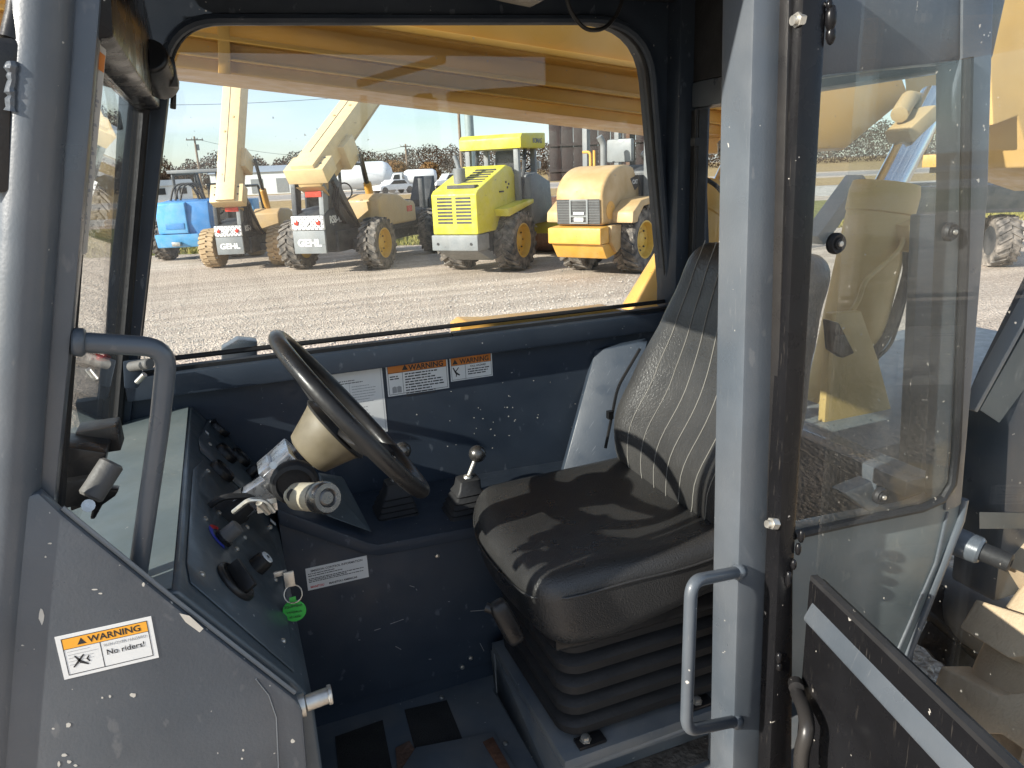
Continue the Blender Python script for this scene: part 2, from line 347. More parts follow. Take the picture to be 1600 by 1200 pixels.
class Lab:
    """a flat sticker laid on a surface: local u (right) and v (up) in metres from its top left corner"""
    def __init__(s, name, tl, xd, yd, w, h, parent, m='label_white', label=None):
        s.o = Vector(tl); s.x = Vector(xd).normalized(); s.y = Vector(yd); s.y = (s.y-s.x*s.y.dot(s.x)).normalized(); s.z = s.x.cross(s.y); s.w, s.h = w, h
        b = B(); b.prism([s.p(0, 0), s.p(w, 0), s.p(w, -h), s.p(0, -h)], s.z*-.0008)
        s.ob = b.done(name, m, parent, smooth=0)
        if label: s.ob['label'] = label
    def p(s, u, v, k=0): return s.o+s.x*u+s.y*v+s.z*k
    def rects(s, rs, m, name, k=.00012):
        b = B()
        for u0, v0, u1, v1 in rs: b.prism([s.p(u0, v0, k), s.p(u1, v0, k), s.p(u1, v1, k), s.p(u0, v1, k)], s.z*-.0003)
        return b.done(name, m, s.ob, smooth=0)
    def border(s, u0, v0, u1, v1, t, m='ink'): return s.rects([(u0, v0, u1, v0-t), (u0, v1+t, u1, v1), (u0, v0-t, u0+t, v1+t), (u1-t, v0-t, u1, v1+t)], m, 'border', .00024)
    def words(s, u0, u1, v, lines, lh, th, m='ink', fill=1.):
        rs = []
        for i in range(lines):
            u = u0; end = u0+(u1-u0)*random.uniform(.6, 1)*fill
            while u < end:
                w = random.uniform(1.2, 5)*th; rs.append((u, v-i*lh, min(u+w, end), v-i*lh-th)); u += w+th*.6
        return s.rects(rs, m, 'print', .0002)
    def text(s, t, size, u, v, m='ink', bold=0, align='LEFT', squeeze=1.): return text(t, size, s.p(u, v, .0003), s.x, s.y, m, s.ob, 'lettering', align, bold, squeeze, .00004)
    def triangle(s, u, v, r, m='ink'):
        b = B(); b.prism([s.p(u, v+r, .0003), s.p(u+r, v-r*.75, .0003), s.p(u-r, v-r*.75, .0003)], s.z*-.0003); o = b.done('alert_symbol', m, s.ob, smooth=0)
        return o
    def poly(s, pts, m, name):
        b = B(); b.prism([s.p(u, v, .0003) for u, v in pts], s.z*-.0003); return b.done(name, m, s.ob, smooth=0)

# ================================================================== SETTING
g = B(); g.faces([(-900, -400, 0), (1400, -400, 0), (1400, 1500, 0), (-900, 1500, 0)], [(0, 1, 2, 3)]); struct(g.done('ground', 'gravel', smooth=0))
def sheet(name, m, pts, z): b = B(); b.faces([(x, y, z) for x, y in pts], [tuple(range(len(pts)))]); return struct(b.done(name, m, smooth=0))
def pz(u, v): p = P(u, v, z=0); return (p.x, p.y)
sheet('grass_verge', 'green_grass', [(-40, 27), (-6, 24.5), (4, 20.2), (12, 17.5), (22, 13.5), (60, 2), (60, 12), (26, 25), (14, 34), (-6, 40), (-40, 40)], .004)
sheet('lot', 'concrete', [(-60, 44), (-6, 43), (14, 37), (28, 28.5), (70, 12), (90, 22), (34, 40), (18, 50), (-60, 55)], .006)
sheet('dry_verge', 'dry_grass', [(-80, 55.5), (18, 50.5), (34, 40.5), (90, 22.5), (110, 34), (44, 56), (22, 72), (-80, 78)], .008)
sheet('road', 'asphalt', [(-160, 84), (24, 78), (50, 60), (170, 12), (180, 22), (56, 72), (28, 98), (-160, 104)], .010)
sheet('far_field', 'dry_grass', [(-500, 112), (30, 106), (62, 78), (240, 6), (900, 6), (900, 900), (-500, 900)], .012)

# grass tufts along the verge
gb = B(); vs = []; fs = []
for i in range(9000):
    t = random.random(); x = -4+t*26; y0 = 24.0-(x+4)*.43; y = y0+abs(random.gauss(0, 2.2))-.3; h = random.uniform(.05, .17); a = random.random()*6.28; w = random.uniform(.012, .03)
    dx, dy = math.cos(a)*w, math.sin(a)*w; k = len(vs); lx, ly = random.uniform(-.06, .06), random.uniform(-.06, .06)
    vs += [(x-dx, y-dy, 0), (x+dx, y+dy, 0), (x+lx, y+ly, h)]; fs.append((k, k+1, k+2))
gb.faces(vs, fs); stuff(gb.done('grass_tufts', 'grass_blade', smooth=0, weld=False), 'short yellow green grass growing behind the parked machines', 'grass')
# loose stones
gb = B(); vs = []; fs = []
def stones(n, f, r0, r1):
    for i in range(n):
        x, y = f(); r = random.uniform(r0, r1); k = len(vs); a = random.random()*6.28
        hh = r*random.uniform(.5, .9)
        for q in range(4): vs.append((x+math.cos(a+q*1.57)*r*random.uniform(.7, 1.2), y+math.sin(a+q*1.57)*r*random.uniform(.6, 1.1), hh*.25))
        vs.append((x+random.uniform(-.3, .3)*r, y+random.uniform(-.3, .3)*r, hh))
        for q in range(4): fs.append((k+q, k+(q+1) % 4, k+4))
stones(15000, lambda: (random.uniform(1.5, 4.6), random.uniform(.9, 3.6)), .006, .017)
def mid():
    r = 5+8*random.random()**1.5; a = random.uniform(-8, 48); return (r*math.sin(R(a)), r*math.cos(R(a)))
stones(9000, mid, .01, .028)
gb.faces(vs, fs); stuff(gb.done('gravel_stones', 'stone', smooth=0, weld=False), 'loose pale gravel stones lying on the yard', 'gravel')

# ================================================================== OUR TELEHANDLER (the machine whose cab we look into)
T = thing('telehandler', 'charcoal telehandler with open cab, black vinyl seat and yellow boom', 'telehandler', (.55, 1.5, 0), world=True)
YD, YF = .90, 1.80
def pp(lst, y): return [P(u, v, y=y) for u, v in lst]

# --- roof
b = B(); b.bb(-.10, 1.30, .84, 1.90, 2.27, 2.35); b.done('roof', 'paint', T, bevel=.012)
b = B(); b.bb(-.06, 1.27, .95, 1.785, 2.245, 2.268); b.done('headliner', 'headliner', T, bevel=.004)
# --- far side frame with its rounded window opening
def smoothcorner(pts, radpx): 
    out = []
    for i, (p, r) in enumerate(zip(pts, radpx)):
        a = Vector(pts[i-1]); c = Vector(pts[(i+1) % len(pts)]); q = Vector(p)
        if r == 0: out.append(tuple(q)); continue
        p1 = q+(a-q).normalized()*r; p2 = q+(c-q).normalized()*r
        for k in range(9):
            t = k/8; w = p1*(1-t)**2+q*2*t*(1-t)+p2*t*t; out.append(tuple(w))
    return out
win = smoothcorner([(214, 566), (272, 34), (1004, 34), (1042, 470)], [0, 78, 92, 0])
winP = pp(win, YF)
outer = [(150, 640), (185, 330), (205, 120), (226, -70), (1092, -70), (1112, 500)]
b = B(); n = len(winP); oP = pp(outer, YF)
# bridge outer ring and opening as strips (left pillar, arch, right pillar)
half = len(winP)//2
def strip(inner, outs):
    m_ = len(inner); res = []
    # distribute outer polyline over the same number of samples
    ls = [0]
    for i in range(1, len(outs)): ls.append(ls[-1]+(outs[i]-outs[i-1]).length)
    li = [0]
    for i in range(1, m_): li.append(li[-1]+(inner[i]-inner[i-1]).length)
    for i in range(m_):
        t = li[i]/li[-1]*ls[-1]; k = 0
        while k < len(outs)-2 and ls[k+1] < t: k += 1
        res.append(outs[k].lerp(outs[k+1], (t-ls[k])/(ls[k+1]-ls[k])))
    return res
oS = strip(winP, oP); dy = Vector((0, .045, 0)); dI = Vector((0, .0, 0))
secs = [[i_, o_, o_+dy, i_+dy] for i_, o_ in zip(winP, oS)]
b.loft(secs); b.done('window_surround', 'paint_inner', T, smooth=30)
# inner raised lip + gasket
c0 = sum(winP, Vector())/len(winP)
lip = [p+(p-c0).normalized()*.012+Vector((0, -.012, 0)) for p in winP]
b = B(); b.tube(lip, .0115, 8); b.done('window_flange', 'paint_inner', T)
b = B(); b.tube([p+(p-c0).normalized()*.0-Vector((0, .002, 0)) for p in winP]+[winP[0]-Vector((0, .002, 0))], .0065, 8); b.done('window_gasket', 'rubber', T)
gl = [p+Vector((0, .02, 0)) for p in winP]
b = B(); b.prism(gl, (0, .005, 0)); b.done('side_window_pane', 'glass_window', T, smooth=0)
# far front pillar
b = B(); b.prism(pp([(207, 120), (262, 60), (268, 110), (216, 560), (200, 690), (146, 700), (170, 430)], 1.775), (0, .05, 0)); b.done('front_pillar', 'paint_inner', T, bevel=.006)
# sill rail under the window
s0, s1 = P(190, 596, y=1.74), P(1068, 488, y=1.74); s0.z = s1.z = 1.452-.005
b = B(); b.bb(s0.x, s1.x, 1.756, 1.83, 1.393, 1.447); b.done('window_sill', 'paint_inner', T, bevel=.007)
b = B(); b.bb(s0.x+.04, P(702, 515, y=1.8).x-.003, 1.775, 1.80, 1.4472, 1.456); b.done('sill_seal', 'rubber', T)
b = B(); b.bb(P(702, 515, y=1.8).x+.003, s1.x-.03, 1.775, 1.80, 1.4472, 1.456); b.done('sill_seal', 'rubber', T)
# far wall below the sill
b = B(); b.bb(-.34, 1.25, 1.792, 1.825, .60, 1.40); b.done('side_wall', 'paint_inner', T)
# rear corner sloped panel that the sun touches
b = B(); b.prism([P(930, 548, y=1.785), P(1012, 532, y=1.70), P(962, 742, y=1.62), P(878, 742, y=1.70)], (.01, .03, 0)); b.done('corner_panel', 'paint_inner', T, bevel=.003)
b = B(); b.tube(rpath([P(1000, 545, y=1.62), P(965, 605, y=1.6), P(958, 640, y=1.58), P(946, 700, y=1.58)], .05), .004, 6); b.box(P(953, 648, y=1.575), (.014, .014, .02)); b.done('cable', 'black_plastic', T)
# --- rear wall of the cab: pillars, header, sill, pane
XR = 1.235
b = B(); b.bb(1.17, 1.27, 1.742, 1.84, 1.449, 2.27); b.done('rear_pillar', 'paint_inner', T, bevel=.008)
b = B(); b.bb(1.205, 1.275, .97, 1.74, 1.985, 2.05); b.done('rear_header', 'paint', T, bevel=.01)
b = B(); b.bb(1.212, 1.268, .97, 1.741, 2.051, 2.244); b.done('rear_header_panel', 'headliner', T)
b = B(); b.bb(1.20, 1.28, .97, 1.741, 1.19, 1.225); b.bb(1.215, 1.27, .96, 1.74, .60, 1.189); b.done('rear_wall', 'paint', T, bevel=.005)
b = B(); b.bb(XR, XR+.005, .975, 1.74, 1.226, 1.984); b.done('rear_window_pane', 'glass_window', T, smooth=0)
b = B(); b.bb(1.208, 1.234, 1.705, 1.74, 1.24, 1.98); b.tube([(1.195, 1.70, 1.98), (1.19, 1.69, 1.8), (1.197, 1.70, 1.62), (1.19, 1.69, 1.45)], .004, 6); b.box((1.19, 1.695, 1.90), (.015, .02, .02)); b.box((1.19, 1.695, 1.58), (.015, .02, .02)); b.done('rear_window_seal', 'rubber', T)
b = B(); w0 = P(1542, 95, x=1.262); w1 = P(1514, 285, x=1.262); b.tube([w0, w0.lerp(w1, .5), w1], .006, 6); b.beam(w0.lerp(w1, .55), w1, .012, .02); b.done('rear_wiper', 'black_plastic', T)
b = B(); q = P(1140, 165, x=1.225); b.cyl(q, q+Vector((.0, -.03, -.01)), .02, 14); b.mi = 1; b.cyl(q+Vector((0, -.031, -.01)), q+Vector((0, -.045, -.012)), .009, 10); b.done('work_lamp_switch', ['rubber', 'zinc'], T)

# --- front: windshield between the raked pillars
def wx(z): return -.098-(2.03-z)*.247
b = B(); zt, zb = 2.03, 1.33
b.prism([(wx(zb), .955, zb), (wx(zb), 1.772, zb), (wx(zt), 1.772, zt), (wx(zt), .955, zt)], (-.005, 0, 0)); b.done('windshield', 'glass_shield', T, smooth=0)
b = B(); b.tube([(wx(zb)+.004, 1.762, zb), (wx(zt)+.004, 1.762, zt)], .011, 8); b.done('windshield_seal', 'rubber', T)
b = B(); b.tube([(wx(zb)+.004, .975, zb), (wx(zt)+.004, .975, zt)], .011, 8); b.done('windshield_seal', 'rubber', T)
x0h = wx(2.0)
b = B(); b.prism([(x0h-.01, .93, 1.995), (x0h+.035, .93, 2.0), (x0h+.045, .93, 2.08), (x0h+.035, .93, 2.262), (x0h-.06, .93, 2.262)], (0, .842, 0)); b.done('windshield_header', 'black_paint', T, bevel=.005)
b = B(); b.bb(wx(1.32)-.02, wx(1.32)+.02, .94, 1.775, 1.29, 1.328); b.done('windshield_sill', 'paint', T, bevel=.004)
# wiper motor on the header
b = B(); q = P(214, 88, y=1.5); b.box(q+V(-.01, 0, 0), (.05, .05, .07)); b.mi = 0; b.cyl(q+V(.02, -.02, .0), q+V(.03, .09, -.035), .030, 16, .004); b.box(q+V(.035, .06, -.02), (.045, .05, .05)); b.tube([q+V(.03, .1, -.03), q+V(.045, .12, -.05), q+V(.04, .12, -.075)], .006, 6); b.done('wiper_motor', 'black_plastic', T, bevel=.004)
b = B(); q = P(173, 150, y=1.50); b.box(q, (.014, .03, .06)); b.box(q+V(0, 0, -.04), (.02, .022, .03)); b.done('windshield_latch', 'black_plastic', T, bevel=.003)
# near front pillar: big tube, flange, sticker strip
rA = .0282; YA = .925
pa = [P(68, -60, y=YA), P(63, 60, y=YA), P(41, 400, y=YA), P(19, 760, y=YA), P(1, 960, y=YA), P(-20, 1260, y=YA)]
b = B(); b.tube(pa, rA, 24); b.done('front_pillar', 'paint', T, smooth=60)
b = B(); b.prism(pp([(98, -60), (163, -60), (124, 400), (83, 815), (30, 815), (72, 400)], .925), (0, .028, 0)); b.done('door_jamb', 'paint', T, bevel=.006)
lx = [P(148, 62, y=.958), P(166, 78, y=.958), P(136, 395, y=.958), P(113, 405, y=.958)]
b = B(); b.prism(lx, (0, -.0015, 0)); sl = b.done('instruction_sticker', 'label_old', T, smooth=0)
b = B()
for i in range(34):
    t = .20+i*.0225; a = lx[0].lerp(lx[3], t); c = lx[1].lerp(lx[2], t); a2 = a.lerp(c, .22); c2 = a.lerp(c, random.uniform(.55, .85)); dz = Vector((0, 0, -.0035))
    if i % 6 == 5: continue
    b.prism([a2+V(0, -.0019, 0), c2+V(0, -.0019, 0), c2+dz+V(0, -.0019, 0), a2+dz+V(0, -.0019, 0)], (0, -.0002, 0))
b.done('print', 'ink_grey', sl, smooth=0)
b = B(); a = lx[0].lerp(lx[3], .03); c = lx[1].lerp(lx[2], .03); a2, c2 = lx[0].lerp(lx[3], .11).lerp(lx[1].lerp(lx[2], .11), .3), lx[1].lerp(lx[2], .11)
b.prism([a.lerp(c, .3)+V(0, -.0019, 0), c+V(0, -.0019, 0), c2+V(0, -.0019, 0), a2+V(0, -.0019, 0)], (0, -.0002, 0)); b.done('header_band', 'orange_dark', sl, smooth=0)
# mirror bracket at the outside of the pillar
b = B(); b.prism(pp([(-60, 55), (18, 58), (32, 66), (30, 95), (18, 120), (14, 300), (-60, 300)], .90), (0, .02, 0)); b.done('mirror_back', 'black_plastic', T, bevel=.005)
b = B(); b.tube([P(32, -30, y=.92), P(26, 20, y=.915), P(16, 62, y=.91)], .010, 10); b.done('mirror_arm', 'black_plastic', T)
b = B()
b.tube([P(18+random.uniform(-2.5, 2.5), v, y=.9) for v in range(96, 176, 6)], [.005*random.uniform(.7, 1.3) for v in range(96, 176, 6)], 8)
stuff(b.done('weld_beads', 'paint', T))
# --- lower front panel with the slanted top edge
panel = [(60, 770), (98, 806), (276, 950), (462, 1094), (473, 1112), (488, 1300), (-120, 1300), (-40, 800)]
b = B(); b.prism(pp(panel, .905), (0, .02, 0)); b.done('side_panel', 'paint', T, bevel=.005)
b = B(); b.tube([p+V(0, .008, .002) for p in pp([(96, 800), (276, 946), (462, 1090)], .905)], .003, 6); b.done('panel_edge', 'steelgrey', T)
b = B(); b.tube([p+V(0, -.001, 0) for p in pp([(400, 1060), (420, 1085), (432, 1120), (440, 1300)], .905)], .0012, 6); b.done('panel_crease', 'paint', T)
q = P(473, 1108, y=.915)
b = B(); b.cyl(q+V(-.006, .01, 0), q+V(.004, .01, 0), .017, 18); b.cyl(q+V(.004, .01, 0), q+V(.04, .012, .002), .0115, 18, .002); b.cyl(q+V(.036, .012, .002), q+V(.042, .012, .002), .014, 18, .001); b.done('door_striker', 'zinc', T)
# chips and bare metal spots on the panel
b = B()
def blob(u, v, ru, rv, y=.9048):
    k = random.randint(6, 9); b.prism([P(u+ru*random.uniform(.6, 1.1)*math.cos(6.28*i/k), v+rv*random.uniform(.6, 1.1)*math.sin(6.28*i/k), y=y) for i in range(k)], (0, -.0003, 0))
for u, v, ru, rv in [(208, 1086, 6, 4), (224, 913, 3, 4), (107, 1133, 5, 4), (65, 962, 5, 14), (160, 1090, 2, 2), (172, 1088, 2, 3), (148, 921, 5, 1.5), (157, 927, 4, 1.5), (78, 849, 4, 1.5), (71, 870, 2, 2), (100, 1180, 6, 3), (108, 1190, 4, 3), (92, 1194, 3, 5), (380, 1172, 2, 2), (378, 1185, 2, 2), (10, 960, 3, 3), (457, 1158, 4, 4), (118, 1196, 3, 2)]: blob(u, v, ru, rv)
stuff(b.done('paint_chips', 'label_old', T, smooth=0))
b = B()
k = [P(280, 958, y=.9047), P(296, 962, y=.9047), P(318, 982, y=.9047), P(312, 988, y=.9047), P(290, 972, y=.9047)]; b.prism(k, (0, -.0003, 0)); b.done('bare_metal_patch', 'label_old', T, smooth=0)
# NO RIDERS sticker
tl, tr, bl = P(85, 996, y=.9043), P(236, 963, y=.9043), P(102, 1062, y=.9043); w, h = (tr-tl).length, (bl-tl).length
L = Lab('warning_sticker', tl, tr-tl, tl-bl, w, h, T, label='orange and white no riders warning sticker')
L.rects([(.006, -.005, w-.006, -.019)], 'orange', 'header_band'); L.border(.0055, -.0045, w-.0055, -h+.0045, .0008)
L.rects([(.006, -.019, w-.006, -.0197), (.044, -.0197, .0449, -h+.0048)], 'ink', 'rule')
L.text('WARNING', .0118, .033, -.0160, bold=.02, squeeze=1.0); L.triangle(.026, -.0125, .0048)
L.text('RUN-OVER HAZARD', .0052, .0475, -.0265, 'ink_grey', squeeze=.98); L.text('No riders!', .0104, .049, -.0385, bold=.01, squeeze=.96)
L.words(.009, .042, -.023, 5, .0045, .0004, 'ink_grey', 1.)
for pts in ([(.015, -.030), (.0165, -.030), (.022, -.038), (.029, -.044), (.028, -.0455), (.020, -.041)], [(.0245, -.030), (.026, -.031), (.018, -.041), (.013, -.0455), (.012, -.0445), (.019, -.036)], [(.030, -.033), (.031, -.034), (.029, -.037), (.031, -.041), (.0295, -.0415), (.027, -.037)]): L.poly(pts, 'ink', 'pictogram')
# --- near grab handle by the front pillar
b = B(); b.tube(rpath([P(116, 534, y=.935), P(262, 543, y=.945), P(250, 660, y=.95), P(214, 905, y=.955)], .028, 8), .0118, 14); b.cyl(P(112, 534, y=.935), P(134, 535, y=.936), .0165, 14, .003); b.done('grab_handle', 'paint', T, smooth=60)
# --- black lever unit beside the pillar
b = B(); q = P(125, 715, y=1.05); b.box(q, (.06, .06, .045), Matrix.Rotation(R(20), 3, 'Y')); b.box(q+V(.02, .05, .01), (.05, .05, .035)); b.box(P(118, 765, y=1.02), (.05, .03, .035)); b.prism(pp([(108, 770), (150, 765), (186, 766), (180, 776), (160, 790), (148, 812), (140, 812), (146, 786), (110, 800)], 1.04), (0, .02, 0)); ul = b.done('control_unit', 'black_plastic', T, bevel=.006)
b = B(); b.cyl(P(176, 722, y=1.02), P(140, 778, y=1.0), .0155, 16, .003); b.done('lever', 'grey_plastic', ul)
b = B(); b.cyl(P(138, 790, y=.985), P(138, 790, y=.99), .008, 12); b.done('bolt', 'steel', ul)
# latch on the far pillar with a red tip
b = B(); q = P(213, 585, y=1.70); b.prism(pp([(192, 565), (222, 562), (222, 595), (215, 607), (194, 607)], 1.73), (0, .01, 0)); lt = b.done('latch_bracket', 'paint_inner', T, bevel=.003)
b = B(); b.cyl(P(234, 568, y=1.66), P(205, 573, y=1.73), .011, 14, .002); b.done('latch_handle', 'grey_plastic', lt)
b = B(); b.cyl(P(226, 585, y=1.69), P(214, 597, y=1.70), .006, 10); b.done('latch_bolt', 'steel', lt)
b = B(); b.ball(P(162, 559, y=1.66), .014, 12, (1, .5, .55)); b.tube([P(150, 552, y=1.66), P(172, 561, y=1.66)], .004, 6); b.done('safety_tag', 'red', T)

# --- dashboard: a prism that runs across the cab
prof = [(-.109, 1.357), (.014, 1.179), (.034, 1.14), (.034, .62), (-.30, .62), (-.35, 1.318), (-.30, 1.335)]
b = B(); b.prism([(x, .928, z) for x, z in prof], (0, .862, 0)); D = b.done('dashboard', 'paint_dash', T, bevel=.006, seg=3)
b = B(); b.prism([(-.116, .935, 1.3578), (-.116, 1.78, 1.3578), (-.297, 1.78, 1.338), (-.297, .935, 1.338)], (0, 0, .0015)); b.done('dash_top', 'paint_green', D, smooth=0)
dA, dB = Vector((-.109, 0, 1.357)), Vector((.014, 0, 1.179)); dd = (dB-dA).normalized(); dn = Vector((-dd.z, 0, dd.x)); dn = -dn if dn.x < 0 else dn
def onface(u, v):           # a photo pixel carried on to the sloping dash face
    r_ = fw*F+rt*(u-800)-up*(v-600); t = (dA-CAM).dot(dn)/r_.dot(dn); return CAM+r_*t
DY = Vector((0, 1, 0))
def dashdisc(u, v, prof, name, mats, n=24, tilt=None):
    b = B(); c = onface(u, v); ax = dn
    for mi, pr in enumerate(prof): b.mi = mi; b.lathe(c, ax, pr, n)
    return b.done(name, mats, D)
def plate(corners, name, m, t=.003):
    b = B(); b.prism([onface(u, v)+dn*.0005 for u, v in corners], dn*t); return b.done(name, m, D, bevel=.0012, seg=1)
plate([(326, 650), (372, 690), (412, 745), (402, 790), (312, 706), (309, 688)], 'gauge_plate', 'paint_dash')
plate([(300, 735), (315, 720), (400, 795), (434, 868), (458, 1052), (296, 912), (290, 880)], 'switch_plate', 'paint_dash')
for u, v in [(340, 672), (372, 718), (350, 712), (343, 740)]:
    dashdisc(u, v, [[(.027, 0), (.027, .012), (.024, .016), (.0225, .012)], [(.0224, .004), (.0223, .0115)]], 'gauge', ['black_plastic', 'gauge_face'])
for u, v in [(388, 742), (398, 756)]: dashdisc(u, v, [[(.012, 0), (.012, .02), (.010, .026)]], 'switch', ['black_plastic'])
for u, v in [(327, 660), (326, 696), (323, 738), (340, 783), (341, 803), (319, 813), (380, 842), (384, 826), (421, 825), (313, 900), (428, 908), (440, 1004), (368, 860)]:
    dashdisc(u, v, [[(.0052, 0), (.0050, .0045), (.003, .0062)]], 'screw', ['zinc'], 10)
for u, v, s_ in [(321, 678, .006), (424, 818, .009), (425, 800, .006)]:
    b = B(); c = onface(u, v)+dn*.0045; b.box(c, (.0008, .012, s_*1.6), Matrix((dn, DY, dn.cross(DY))).transposed()); b.done('switch_label', 'label_white', D, smooth=0)
# heater dial
dashdisc(345, 845, [[(.017, 0.004), (.017, .01)], [(.0135, .01), (.0125, .034), (.0105, .036)]], 'heater_knob', ['black_plastic', 'grey_plastic'], 20)
c = onface(345, 845)+dn*.0042; ex = DY; ey = dn.cross(DY)
def arc(a0, a1, m, name):
    b = B(); k = 12; pts = [c+(ex*math.cos(R(a0+(a1-a0)*i/k))+ey*math.sin(R(a0+(a1-a0)*i/k)))*.031 for i in range(k+1)]+[c+(ex*math.cos(R(a1-(a1-a0)*i/k))+ey*math.sin(R(a1-(a1-a0)*i/k)))*.022 for i in range(k+1)]
    b.prism(pts, dn*.0004); b.done(name, m, D, smooth=0)
arc(20, 75, 'red', 'dial_arc'); arc(75, 185, 'blue', 'dial_arc')
# rotary lamp switch: recessed cup with a grip
b = B(); c1 = onface(363, 913); b.lathe(c1, dn, [(.036, .002), (.036, .010), (.031, .013), (.027, .008), (.0, .006)], 28); b.mi = 0
b.box(c1+dn*.018, (.022, .052, .012), Matrix((dn, (DY*.75+dn.cross(DY)*.66).normalized(), dn.cross((DY*.75+dn.cross(DY)*.66).normalized()))).transposed()); b.done('lamp_switch', 'black_plastic', D, bevel=.003)
dashdisc(398, 888, [[(.0175, 0), (.017, .012), (.0155, .024), (.013, .026)], [(.0115, .026), (.0112, .0285)], [(.003, .0285), (.003, .0292)]], 'fan_knob', ['black_plastic', 'label_white', 'ink'], 20)
# --- key with its tag hangs from the ignition
kx = thing('ignition_key', 'steel ignition key on a ring with round green tag beside dashboard', 'key', onface(452, 905)+V(.02, 0, -.06), world=True)
q = P(452, 905, y=1.10); b = B(); b.box(q, (.016, .004, .026)); b.box(q+V(-.012, .01, .008), (.02, .004, .008)); b.done('key', 'zinc', kx, bevel=.001)
b = B(); rc = P(458, 928, y=1.10); b.tube([rc+V(math.cos(a*.3927)*.014, math.sin(a*.3927)*.004, math.sin(a*.3927)*.014) for a in range(16)], .0011, 6, True); b.done('key_ring', 'steel', kx)
b = B(); tcn = P(460, 955, y=1.10); b.lathe(tcn+V(0, .001, 0), (-.15, -1, .1), [(.0175, -.001), (.0185, 0), (.0175, .0015)], 28); b.box(tcn+V(0, 0, .02), (.010, .002, .012)); tg = b.done('round_tag', 'green_tag', kx)
fy = V(-.15, -1, .1).normalized(); ux = V(1, -.15, 0).normalized(); uy = ux.cross(fy)*-1; uy = uy if uy.z > 0 else -uy
text('EQUIPMENT', .0052, tcn+fy*.0018+uy*.0075, ux, uy, 'ink', tg, align='CENTER'); text('VANDALIA', .0048, tcn+fy*.0018-uy*.002, ux, uy, 'ink', tg, align='CENTER'); text('421-6300', .0046, tcn+fy*.0018-uy*.0105, ux, uy, 'ink', tg, align='CENTER')

# --- steering column and wheel
al = R(54); wn = Vector((math.sin(al), 0, math.cos(al))); wc = P(549, 648, y=1.28); e2 = Vector((0, 1, 0)); e1 = e2.cross(wn)
sw = B(); sw.tube([wc+(e1*math.cos(a*math.pi/32)+e2*math.sin(a*math.pi/32))*.186 for a in range(64)], .0145, 14, True); 
WH = thing('x', 'x', 'x', (0, 0, 0)); bpy.data.objects.remove(WH)
rim = sw.done('steering_wheel', 'black_plastic', T, smooth=80)
hubc = wc-wn*.062
for k in range(3):
    a = R(35+120*k); rdir = e1*math.cos(a)+e2*math.sin(a); tdir = wn.cross(rdir); b = B()
    p0 = hubc+wn*.03+rdir*.045; p1 = wc-wn*.022+rdir*.11; p2 = wc+rdir*.182
    b.loft([[p+tdir*w_+wn*.005, p-tdir*w_+wn*.005, p-tdir*w_-wn*.006, p+tdir*w_-wn*.006] for p, w_ in ((p0, .022), (p1, .017), (p2, .014))]); b.done('spoke', 'black_plastic', rim, bevel=.003)
b = B(); b.lathe(hubc, wn, [(.036, -.045), (.044, -.04), (.062, .012), (.066, .02), (.05, .028)], 32); b.done('hub', 'hub_gold', rim, smooth=50)
b = B(); b.lathe(hubc, wn, [(.068, .020), (.071, .024), (.066, .030), (.052, .040), (.03, .046), (.0, .047)], 32); b.done('horn_cap', 'black_plastic', rim, smooth=50)
b = B(); b.cyl(hubc-wn*.13, hubc-wn*.035, .021, 20); SC = b.done('steering_column', 'black_plastic', T)
cc = hubc-wn*.085; rot = Matrix((e2, e1, wn)).transposed()
b = B(); b.box(cc+e2*.005, (.085, .075, .06), rot); b.box(cc-wn*.02-e2*.005, (.06, .09, .025), rot); b.done('clamp_block', 'alu', SC, bevel=.004)
cb = onface(352, 805); b = B(); b.beam(cc-wn*.02, cb+(cc-cb)*.12, .042, .034, (0, 1, 0)); b.done('column_tube', 'alu', SC, bevel=.005)
b = B(); dcol = (cc-cb).normalized(); b.lathe(cb-dcol*.02, dcol, [(.034, 0), (.034, .02), (.029, .03), (.031, .045), (.026, .055), (.024, .075)], 20); b.tube(rpath([cb+V(-.03, -.03, .03), cb+V(.0, -.035, .05), cb+V(.05, -.03, .04), cb+V(.06, -.03, .02)], .02), .006, 8); b.done('column_boot', 'rubber', SC)
# tilt lever / indicator stalk
ps = P(455, 775, y=1.10); pe = P(513, 778, y=1.0)
b = B(); b.cyl(ps+(ps-pe).normalized()*.0, ps.lerp(pe, .15), .013, 16); b.lathe(ps.lerp(pe, .12), pe-ps, [(.016, 0), (.021, .008), (.0215, .06), (.0195, .075)], 22); st = b.done('stalk', 'cream_plastic', SC, smooth=50)
L_ = (pe-ps).length
b = B(); b.lathe(ps.lerp(pe, .12), pe-ps, [(.0215, .071), (.0235, .075), (.0235, .094), (.021, .099), (.014, .099), (.012, .096), (.009, .098), (0, .098)], 22); b.done('stalk_button', 'gunmetal', st, smooth=30)
b = B(); sc0 = P(462, 757, y=1.13); b.lathe(sc0+V(.0, .02, 0), ps-sc0+V(0, -.07, 0), [(.036, 0), (.038, .012), (.034, .02), (.028, .022), (.026, .012)], 22); b.tube([P(470, 760, y=1.10), P(462, 768, y=1.08), P(458, 775, y=1.06)], .010, 10); b.done('stalk_socket', 'rubber', SC)
b = B(); b.cyl(P(427, 727, y=1.13), P(427, 727, y=1.14), .006, 10); b.box(P(417, 790, y=1.12), (.03, .02, .012)); b.cyl(P(405, 785, y=1.10), P(420, 800, y=1.11), .006, 10); b.tube(rpath([P(365, 800, y=1.12), P(390, 780, y=1.1), P(415, 782, y=1.1), P(428, 800, y=1.1)], .02), .004, 8); b.done('column_fastener', 'zinc', SC)

